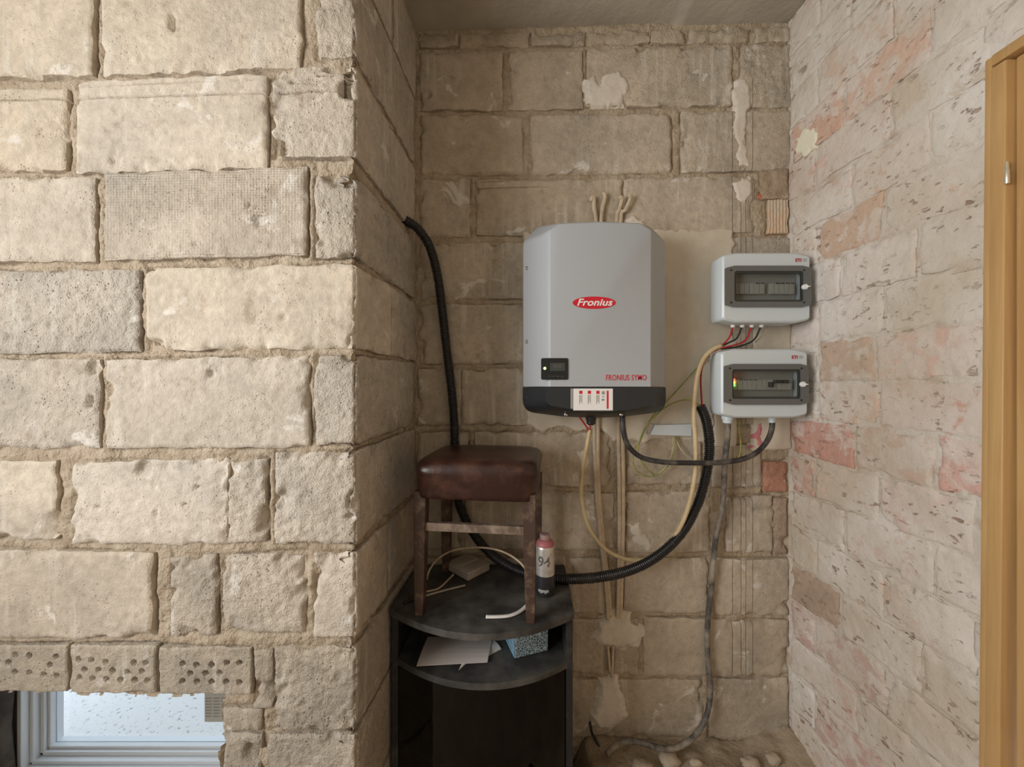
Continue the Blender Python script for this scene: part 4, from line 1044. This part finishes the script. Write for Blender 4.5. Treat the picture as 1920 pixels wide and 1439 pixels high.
cable('cream_cable', [(1106, 806, 1.335), (1100, 840, 1.345), (1092, 880, 1.36), (1090, 925, 1.38), (1096, 965, 1.39), (1110, 1000, 1.395), (1135, 1030, 1.40), (1170, 1048, 1.40), (1205, 1051, 1.40), (1238, 1038, 1.395), (1262, 1010, 1.37), (1282, 975, 1.352), (1296, 930, 1.338), (1304, 880, 1.335), (1304, 830, 1.328), (1301, 785, 1.328), (1303, 740, 1.33), (1309, 700, 1.335), (1320, 672, 1.34), (1336, 656, 1.345), (1353, 648, 1.35)], .0078, 'cream_cable' if False else 'cable_cream', 'cream sheathed cable hanging in a wide loop from the inverter to the upper box')
cable('black_power_cable', [(1167, 780, 1.325), (1168, 800, 1.325), (1173, 826, 1.325), (1186, 846, 1.325), (1208, 860, 1.325), (1245, 867, 1.312), (1295, 868.5, 1.305), (1345, 868, 1.31), (1390, 862, 1.325), (1420, 848, 1.34), (1439, 826, 1.355), (1447, 805, 1.365), (1448, 792, 1.37)], .0092, 'cable_black', 'black power cable sagging between the inverter and the lower box')
cable('grey_dusty_cable', [(1365, 792, 1.37), (1364, 820, 1.375), (1359, 870, 1.39), (1357, 920, 1.405), (1352, 965, 1.415), (1343, 1005, 1.425), (1338, 1050, 1.43), (1334, 1100, 1.432), (1328, 1150, 1.432), (1326, 1200, 1.432), (1328, 1250, 1.43), (1332, 1290, 1.425), (1328, 1330, 1.415), (1317, 1360, 1.40), (1297, 1386, 1.385), (1270, 1402, 1.37), (1240, 1404, 1.365), (1212, 1396, 1.37), (1190, 1391, 1.38), (1165, 1393, 1.38), (1150, 1402, 1.375), (1137, 1416, 1.36)], .0098, 'cable_grey', 'dusty grey cable running from the lower box down to the debris', rfun=None)
single('black_thin_cable', tube([P3(1106, 1355, 1.44), P3(1110, 1375, 1.435), P3(1118, 1390, 1.43), P3(1124, 1402, 1.42)], .005, 8), M['wire_black'], 'short black cable end poking from the plaster near the floor', 'cable', smooth=True)
# wires of the upper box
for i, (pts, mt, lb) in enumerate([
    ([(1350, 650, 1.35), (1360, 642, 1.352), (1369, 630, 1.355), (1374, 612, 1.36)], 'wire_red', 'red wire into the first white gland of the upper box'),
    ([(1350, 651, 1.352), (1366, 643, 1.356), (1382, 634, 1.36), (1391, 612, 1.36)], 'wire_black', 'black wire into the second white gland of the upper box'),
    ([(1352, 653, 1.348), (1375, 648, 1.352), (1398, 638, 1.357), (1409, 612, 1.36)], 'wire_red', 'red wire into the third white gland of the upper box'),
    ([(1352, 655, 1.352), (1385, 650, 1.358), (1413, 638, 1.362), (1427, 612, 1.36)], 'wire_black', 'black wire into the fourth white gland of the upper box'),
    ([(1416, 642, 1.38), (1430, 630, 1.385), (1440, 614, 1.39), (1446, 606, 1.39)], 'wire_pale', 'pale wire beside the white glands under the upper box')]):
    single('wire', tube([P3(*p) for p in pts], .0032, 8, .006), M[mt], lb, 'wire', smooth=True)
single('red_wire', tube([P3(*p) for p in [(1349, 653, 1.355), (1330, 665, 1.352), (1318, 685, 1.35), (1314, 710, 1.35), (1315, 740, 1.352), (1317, 770, 1.36)]], .0032, 8, .006), M['wire_red'], 'red wire dropping into the open end of the conduit', 'wire', smooth=True)
single('red_wire', tube([P3(*p) for p in [(1086, 782, 1.32), (1092, 790, 1.325), (1101, 803, 1.332), (1104, 812, 1.335)]], .003, 8, .005), M['wire_red'], 'red wire entering the cream cable below the inverter cover', 'wire', smooth=True)
single('dark_red_wire', tube([P3(*p) for p in [(1108, 794, 1.33), (1106, 802, 1.333), (1104, 812, 1.336)]], .003, 8, .005), M['wire_red'], 'short dark red wire from the black gland under the inverter', 'wire', smooth=True)
# earth wires
single('earth_wire', tube([P3(*p) for p in [(1336, 664, 1.43), (1315, 682, 1.43), (1285, 715, 1.43), (1255, 748, 1.43), (1228, 775, 1.425), (1212, 800, 1.42), (1200, 828, 1.41), (1189, 845, 1.405), (1188, 872, 1.40), (1200, 888, 1.40), (1220, 894, 1.40), (1243, 884, 1.405), (1258, 864, 1.41), (1264, 842, 1.42), (1266, 818, 1.43)]], .0026, 8, .006), M['wire_yellow'], 'yellow-green earth wire slanting across the plaster and looping below the white cover', 'wire', smooth=True)
single('earth_wire', tube([P3(*p) for p in [(1316, 772, 1.36), (1308, 757, 1.36), (1292, 750, 1.37), (1268, 754, 1.39), (1240, 770, 1.40), (1215, 795, 1.40), (1202, 820, 1.40), (1196, 846, 1.40), (1203, 866, 1.40), (1216, 882, 1.40), (1226, 890, 1.405)]], .0028, 8, .006), M['wire_yellow'], 'yellow-green earth wire arching out of the conduit end', 'wire', smooth=True)
single('pale_wire', tube([P3(*p) for p in [(1262, 820, 1.435), (1262, 840, 1.43), (1256, 862, 1.425), (1245, 880, 1.42), (1235, 888, 1.42)]], .0024, 8, .006), M['wire_pale'], 'pale wire hanging from the middle of the white cover', 'wire', smooth=True)
single('pale_wire', tube([P3(*p) for p in [(1267, 820, 1.435), (1275, 840, 1.43), (1288, 855, 1.425), (1300, 862, 1.42)]], .0026, 8, .006), M['wire_pale'], 'pale wire curving right from the white cover behind the cream cable', 'wire', smooth=True)
single('earth_wire', tube([P3(*p) for p in [(1384, 786, 1.40), (1386, 808, 1.40), (1389, 835, 1.40), (1386, 856, 1.39), (1372, 868, 1.37), (1360, 868, 1.36)]], .0027, 8, .006), M['wire_yellow'], 'yellow-green wire hanging below the lower box between its glands', 'wire', smooth=True)
# white cover of the wall junction
j0 = WB.point(1216, 812, .002); A = P3(1226, 797, 1.43); B = P3(1294, 817, 1.43)
jc = Thing('junction_cover', ((A.x + B.x) / 2, 1.44, B.z), 'white plastic junction cover on the plaster below the inverter', 'junction cover')
jc.part('cover', prism([(A.x, A.z), (B.x, A.z + .003), (B.x, B.z), (A.x - .020, B.z + .004)], 1.418, 1.449), M['box_white'])
jc.part('end_cap', prism([(A.x - .002, A.z + .002), (A.x - .022, B.z + .004), (A.x - .032, B.z + .012), (A.x - .018, A.z + .004)], 1.426, 1.449), M['dev_white'])
# flat cables set on the wall
def flat(pts, label, w=.0075, fl=.5):
    L = [WB.point(x, y, d + .003) for x, y, d in pts]
    single('flat_cable', tube(L, w, 8, .012, flat=fl, up=(0, 1, 0)), M['cable_flat'], label, 'cable', 'flat cables behind the inverter', smooth=True)
flat([(1107, 381, .012), (1109, 374, .014), (1112, 376, .012), (1113, 395, .010), (1117, 420, .008), (1118, 500, .007), (1113, 700, .009), (1113, 800, .011), (1115, 880, .010), (1119, 950, .008), (1129, 1040, .006), (1136, 1110, .005), (1139, 1160, .006)], 'flat plaster-stained cable ending in a hook above the inverter, leftmost of four')
flat([(1129, 369, .012), (1131, 367, .014), (1133, 374, .012), (1129, 390, .010), (1126, 420, .008), (1126, 500, .007), (1121, 700, .009), (1120, 800, .011), (1120, 880, .010), (1124, 950, .008), (1133, 1040, .006), (1141, 1110, .005), (1143, 1155, .006)], 'flat plaster-stained cable with the highest hook above the inverter, second of four')
flat([(1160, 378, .016), (1162, 374, .018), (1164, 378, .016), (1159, 398, .012), (1155, 420, .009), (1155, 600, .007), (1157, 800, .011), (1159, 880, .010), (1160, 1000, .008), (1158, 1110, .006), (1156, 1160, .006)], 'flat plaster-stained cable with a pale hook above the inverter, third of four')
flat([(1175, 374, .020), (1178, 373, .022), (1179, 378, .018), (1170, 398, .014), (1162, 420, .010), (1163, 600, .007), (1165, 800, .011), (1167, 880, .010), (1167, 1000, .008), (1164, 1110, .006), (1162, 1160, .006)], 'flat plaster-stained cable leaning right above the inverter, rightmost of four')
flat([(1138, 1208, .008), (1141, 1230, .002), (1143, 1258, .004)], 'flat cable end showing below the upper gypsum patch, left one', .005)
flat([(1148, 1208, .008), (1148, 1235, .004), (1146, 1266, .006)], 'flat cable end showing below the upper gypsum patch, right one', .005)

# ------------------------------------------------------------------ corner cabinet
ZT = EYE - .70; ZSH = EYE - .862
def bow(x0, x1, yl, yr, yc, n=18):
    out = []
    for i in range(n + 1):
        s_ = i / n; x = x0 + (x1 - x0) * s_; base = yl + (yr - yl) * s_; mid = (yl + yr) / 2
        out.append((x, base - (mid - yc) * 4 * s_ * (1 - s_)))
    return out
XL, XR = -.381, .192
cab = Thing('corner_cabinet', (-.09, 1.30, 0), 'black bow-fronted cabinet with open shelf and dark glass door in the niche', 'cabinet')
def slab(x0, x1, yl, yr, yc, z0, z1): return prism(bow(x0, x1, yl, yr, yc) + [(x1 + .012, 1.438), (x0 + .016, 1.438)], z0, z1, 'z')
cab.part('top', slab(XL, XR, 1.155, 1.138, 1.038, ZT - .020, ZT), M['cab_top'], auto=40)
cab.part('shelf', slab(XL + .02, XR - .02, 1.165, 1.15, 1.066, ZSH - .020, ZSH), M['cab_top'], auto=40)
cab.part('side_panel', box(XL + .002, XL + .022, 1.165, 1.43, 0.0, ZT - .021, .001, 1), M['cab_black'])
cab.part('side_panel', box(XR - .024, XR - .003, 1.150, 1.43, 0.0, ZT - .021, .001, 1), M['cab_black'])
cab.part('back_panel', box(XL + .024, XR - .026, 1.425, 1.437, 0.0, ZT - .021), M['cab_in'])
cab.part('bottom', slab(XL + .024, XR - .026, 1.165, 1.15, 1.075, .06, .078), M['cab_black'], auto=40)
cab.part('middle_shelf', slab(XL + .03, XR - .03, 1.22, 1.2, 1.12, .36, .375), M['cab_in'], auto=40)
gb = bow(XL + .026, XR - .028, 1.163, 1.150, 1.072, 18)
gi = [(x, y + .006) for x, y in gb][::-1]
dr = cab.part('glass_door', prism(gb + gi, .085, ZSH - .024, 'z'), M['dark_glass'], auto=40, label='dark brown glass door')
kp = gb[9]
cab.part('door_knob', lathe([(.0001, -.018), (.008, -.017), (.009, -.010), (.005, -.004), (.005, .0), (.0001, .0)], 14, (kp[0] + .16, kp[1] + .028, .40), 'y'), M['black_gloss'], dr, auto=40)
pp = on_height(800, 1188, ZT - .035)
cab.part('shelf_pin', lathe([(.0001, .004), (.006, .003), (.006, -.003), (.0001, -.004)], 12, (XL + .06, 1.19, ZT - .024)), M['steel'])

# things on the open shelf
def sheet_quad(pts, z0, th):
    n = 6; V = []; Fc = []
    for s_ in (0, 1):
        for i in range(n + 1):
            for j in range(n + 1):
                a, b = i / n, j / n
                p = (Vector(pts[0]) * (1 - a) + Vector(pts[1]) * a) * (1 - b) + (Vector(pts[3]) * (1 - a) + Vector(pts[2]) * a) * b
                V.append((p.x, p.y, z0 + s_ * th + .004 * math.sin(a * 3) * b + .003 * math.sin(b * 4)))
    N = (n + 1) ** 2
    for i in range(n):
        for j in range(n):
            q = (i * (n + 1) + j, (i + 1) * (n + 1) + j, (i + 1) * (n + 1) + j + 1, i * (n + 1) + j + 1)
            Fc.append(q[::-1]); Fc.append(tuple(N + k for k in q))
    per = [i * (n + 1) for i in range(n + 1)] + [n * (n + 1) + j for j in range(1, n + 1)] + [i * (n + 1) + n for i in range(n - 1, -1, -1)] + [j for j in range(n - 1, 0, -1)]
    for k in range(len(per)):
        a, b = per[k], per[(k + 1) % len(per)]; Fc.append((a, b, N + b, N + a))
    return V, Fc
hh = lambda x, y, z: tuple(on_height(x, y, z))[:2]
zp = ZSH + .0005
single('letter', sheet_quad([hh(860, 1258, zp), hh(880, 1240, zp), hh(905, 1225, zp), hh(872, 1238, zp)], zp, .0015), M['paper'], 'white paper corner sticking out under the big sheet on the shelf', 'paper')
single('letter', sheet_quad([hh(890, 1244, zp), hh(940, 1218, zp), hh(925, 1200, zp), hh(880, 1215, zp)], zp, .0015), M['paper'], 'folded white leaflet right of the big sheet on the shelf', 'paper')
z2 = ZSH + .006
single('paper_sheet', sheet_quad([hh(781, 1250, z2), hh(914, 1243, z2), hh(922, 1200, z2), hh(802, 1194, z2)], z2, .0015), M['paper_warm'], 'large pinkish grey sheet of paper lying on the open shelf', 'paper')
c0 = on_height(966, 1237, ZSH); c1 = on_height(1028, 1221, ZSH)
dx = Vector((c1.x - c0.x, c1.y - c0.y)); px_ = dx.normalized(); py_ = Vector((-px_.y, px_.x))
cart = Thing('patterned_carton', (c0.x, c0.y, ZSH), 'small blue leaf-patterned carton on the open shelf', 'carton')
def cb(l0, l1, d0, d1, z0, z1):
    V, Fc = box(l0, l1, d0, d1, z0, z1, .002, 1); return [(c0.x + px_.x * a + py_.x * b, c0.y + px_.y * a + py_.y * b, ZSH + c) for a, b, c in V], Fc
cart.part('carton_body', cb(0, dx.length, 0, .10, 0.001, .078), M['pattern'])
cart.part('carton_end', cb(-.003, -.0005, .002, .098, .003, .076), M['pattern_end'])
single('paper_slip', sheet_quad([(.142, 1.20), (.160, 1.19), (.163, 1.25), (.148, 1.26)], ZSH + .085, .001) if False else prism([(.135, ZSH + .128), (.157, ZSH + .132), (.158, ZSH + .085)], 1.192, 1.1935), M['paper'], 'pointed white paper slip hanging at the right end of the shelf', 'paper')

# things on the cabinet top
fl_ = on_height(789, 1151, ZT); frp = on_height(994, 1166, ZT)
FL = Vector((-.281, 1.132)); FR = Vector((.055, 1.094)); BL = Vector((-.248, 1.396)); BR = Vector((.094, 1.356))
ZSB = EYE - .343; ZSTOP = EYE - .222
stool = Thing('stool', (-.095, 1.245, ZT), 'wooden stool with a thick brown leatherette seat standing on the cabinet', 'stool')
ctr = (FL + FR + BL + BR) / 4
def leg(b, front):
    t = ctr + (b - ctr) * 1.0 + ((b - ctr).normalized() * -.004)
    rings = []
    for z, r in ((ZT + .0005, .0125), (ZT + .10, .0155), (ZSB - .04, .0185), (ZSB + .02, .0190)):
        k = (z - ZT) / (ZSB - ZT); c = b * (1 - k) + t * k; ang = math.atan2(FR.y - FL.y, FR.x - FL.x)
        ring = []
        for (a, d) in ((-1, -.9), (-.9, -1), (.9, -1), (1, -.9), (1, .9), (.9, 1), (-.9, 1), (-1, .9)):
            x, y = a * r, d * r; ring.append((c.x + x * math.cos(ang) - y * math.sin(ang), c.y + x * math.sin(ang) + y * math.cos(ang), z))
        rings.append(ring)
    return loft(rings)
for b, f_ in ((FL, 1), (FR, 1), (BL, 0), (BR, 0)): stool.part('leg', leg(b, f_), M['wood_leg'])
def rail(a, b, z0, z1, th):
    d = (b - a).normalized(); n_ = Vector((-d.y, d.x)) * th / 2
    return prism([tuple(a + n_), tuple(a - n_), tuple(b - n_), tuple(b + n_)], z0, z1, 'z')
d_ = (FR - FL).normalized(); n_ = Vector((-d_.y, d_.x))
zst = P3(0, 985, 1.12).z
stool.part('stretcher', rail(FL + d_ * .012, FR - d_ * .012, zst - .018, zst + .006, .016), M['wood_lit'])
# seat: cushion with swollen top
ang = math.atan2(d_.y, d_.x); cu = ctr + n_ * .002
nx, ny = 40, 36; hw, hd = .193, .170
V = []; Fc = []
def seat_pt(a, b, s_):
    """a,b in -1..1 on the square, s_ in 0..1 from bottom centre over the side to the top"""
    return None
prof = [(0.0, 0.0), (.90, 0.0), (.955, .003), (.965, .02), (.975, .055), (1.0, .080), (1.005, .092), (.985, .106), (.94, .116), (.86, .121), (.70, .124), (.45, .126), (.2, .127), (0.0, .127)]
NA = 72; rings = []
for (r, z) in prof[1:-1]:
    ring = []
    for k_ in range(NA):
        t_ = 2 * math.pi * k_ / NA; e = .28 if r > .6 else .28 + (.6 - r)
        ce, se = math.cos(t_), math.sin(t_)
        x = hw * r * math.copysign(abs(ce) ** e, ce); y = hd * r * math.copysign(abs(se) ** e, se)
        wob = .0025 * math.sin(5 * t_ + z * 60) * (1 if .01 < z < .1 else .4)
        x *= 1 + wob / hw; y *= 1 + wob / hd
        ring.append((cu.x + x * math.cos(ang) - y * math.sin(ang), cu.y + x * math.sin(ang) + y * math.cos(ang), ZSB + z * (ZSTOP - ZSB) / .127))
    rings.append(ring)
seat = stool.part('seat', loft(rings), M['leather'], smooth=True, label='brown leatherette padded seat')
# spray can
sp = on_height(1022, 1112, ZT)
can = Thing('spray_can', tuple(sp), 'silver and black spray paint can with red shoulder beside the stool leg', 'spray can')
R_ = .0325
can.part('can_body', lathe([(.0001, .068), (R_, .068), (R_, .156), (R_ * .97, .160), (R_ * .94, .162), (.0001, .162)], 28, sp), M['can_metal'], auto=35)
can.part('lower_band', lathe([(.0001, .001), (R_ * .93, .001), (R_, .004), (R_ * 1.004, .005), (R_ * 1.004, .067), (R_, .0678), (.0001, .0678)], 28, sp), M['can_black'], auto=35)
can.part('shoulder', lathe([(.0001, .1622), (R_ * .93, .1622), (R_ * .92, .168), (R_ * .80, .176), (R_ * .60, .1815), (.0001, .182)], 28, sp), M['can_pink'], auto=35)
can.part('nozzle_cap', lathe([(.0001, .1822), (R_ * .55, .1822), (R_ * .54, .196), (R_ * .48, .199), (.0001, .199)], 20, sp), M['can_cap'], auto=35)
V, Fc = text_vf('94', .046, 0, .0005, .0004)
cv_ = []
to = math.atan2(-sp.y, -sp.x) - .12
for v in V:
    a_ = to + v[0] * .92 / R_; cv_.append((sp.x + (R_ + .0003 + v[2]) * math.cos(a_), sp.y + (R_ + .0003 + v[2]) * math.sin(a_), sp.z + .116 + v[1]))
can.part('number', (cv_, Fc), M['ink'])
for q in range(5):
    a_ = to - .5 + q * .22
    V, Fc = box(-.0035, .0035, -.0006, .0006, -.004 - .003 * (q % 2), .004, 0)
    can.part('band_print', ([(sp.x + (R_ * 1.004 + v[1]) * math.cos(a_ + v[0] / R_), sp.y + (R_ * 1.004 + v[1]) * math.sin(a_ + v[0] / R_), sp.z + .022 + v[2]) for v in V], Fc), M['grey_print'])
# white device
q0 = on_height(874, 1094, ZT); q1 = on_height(913, 1074, ZT); q2 = on_height(817, 1076, ZT)
ax = Vector((q1.x - q0.x, q1.y - q0.y)); la = .115; ax.normalize(); ay = Vector((-ax.y, ax.x))
dev = Thing('white_device', (q0.x, q0.y, ZT), 'dusty white plastic device box lying under the stool', 'device')
def db(a0, a1, b0, b1, z0, z1, bev=.003):
    V, Fc = box(a0, a1, b0, b1, z0, z1, bev); return [(q0.x + ax.x * a + ay.x * b, q0.y + ax.y * a + ay.y * b, ZT + c) for a, b, c in V], Fc
dv = dev.part('case', db(.008, la, 0, .125, .003, .032), M['dev_white'], auto=35)
dev.part('seam', db(.0074, la + .0006, -.0006, .1256, .0225, .0240, 0), M['grey_print'], dv)
dev.part('lid_bar', db(.02, .10, .050, .075, .032, .037, .002), M['dev_white'], dv)
single('thin_cable', tube([on_height(800, 1088, ZT + .004), P3(806, 1068, 1.33), P3(824, 1046, 1.335), P3(852, 1032, 1.335), P3(890, 1027, 1.32), P3(930, 1031, 1.30), P3(962, 1045, 1.275), P3(984, 1066, 1.25), on_height(992, 1092, ZT + .004)], .0035, 8, .006), M['cable_flat'], 'thin grey-beige cable arching over the white device', 'cable', smooth=True)
single('flat_white_cable', tube([on_height(770, 1126, ZT + .004), on_height(800, 1117, ZT + .004), on_height(835, 1107, ZT + .004), on_height(872, 1098, ZT + .006)], .005, 8, .006, flat=.5, up=(0, 0, 1)), M['dev_white'], 'flat white cable lying in front of the white device', 'cable', smooth=True)
single('twisted_cable', tube([on_height(800, 1110, ZT + .004), on_height(822, 1104, ZT + .008), on_height(838, 1090, ZT + .012), P3(850, 1078, 1.275)], .003, 8, .006), M['cable_flat'], 'short thin cable curling against the white device', 'cable', smooth=True)
single('white_strip', tube([on_height(911, 1157, ZT + .004), on_height(930, 1157, ZT + .004), on_height(955, 1155, ZT + .004), on_height(975, 1147, ZT + .004), on_height(990, 1134, ZT + .004)], .007, 8, .006, flat=.5, up=(0, 0, 1)), M['paper'], 'white flat cable end lying by the front right stool leg', 'cable', smooth=True)
single('black_plug', tube([on_height(757, 1131, ZT + .006), on_height(764, 1128, ZT + .006), on_height(776, 1124, ZT + .006)], .005, 10, .005), M['rubber'], 'small black plug at the left edge of the cabinet top', 'plug', smooth=True)

# ------------------------------------------------------------------ rubble on the debris heap
def stone(px, py, z, r, seed, label):
    p = on_height(px, py, z); bm = bmesh.new(); bmesh.ops.create_icosphere(bm, subdivisions=3, radius=1)
    rs = random.Random(seed); sx, sy, sz = r * rs.uniform(.9, 1.4), r * rs.uniform(.7, 1.0), r * rs.uniform(.55, .75)
    V = []
    for v in bm.verts:
        n = v.co.normalized(); k_ = 1 + .28 * float(fbm(np.array(n.x * 2.2 + seed), np.array(n.y * 2.2 + n.z * 1.7), seed, 3))
        v.co = Vector((p.x + n.x * sx * k_, p.y + n.y * sy * k_, z + sz * .5 + n.z * sz * k_))
    single('rubble_stone', from_bm(bm), M['stone'], label, 'stone', 'rubble stones on the debris heap', smooth=True)
stone(1205, 1446, .15, .035, 3, 'pale rubble lump below the loop of the dusty grey cable')
stone(1255, 1432, .155, .03, 5, 'rounded rubble lump right of the cable loop at the bottom')
stone(1305, 1436, .155, .022, 7, 'small rubble lump just right of the cable loop')
stone(1408, 1436, .16, .03, 9, 'rubble stone in the right part of the debris heap')
stone(1450, 1428, .17, .024, 11, 'small stone at the foot of the whitewashed wall')
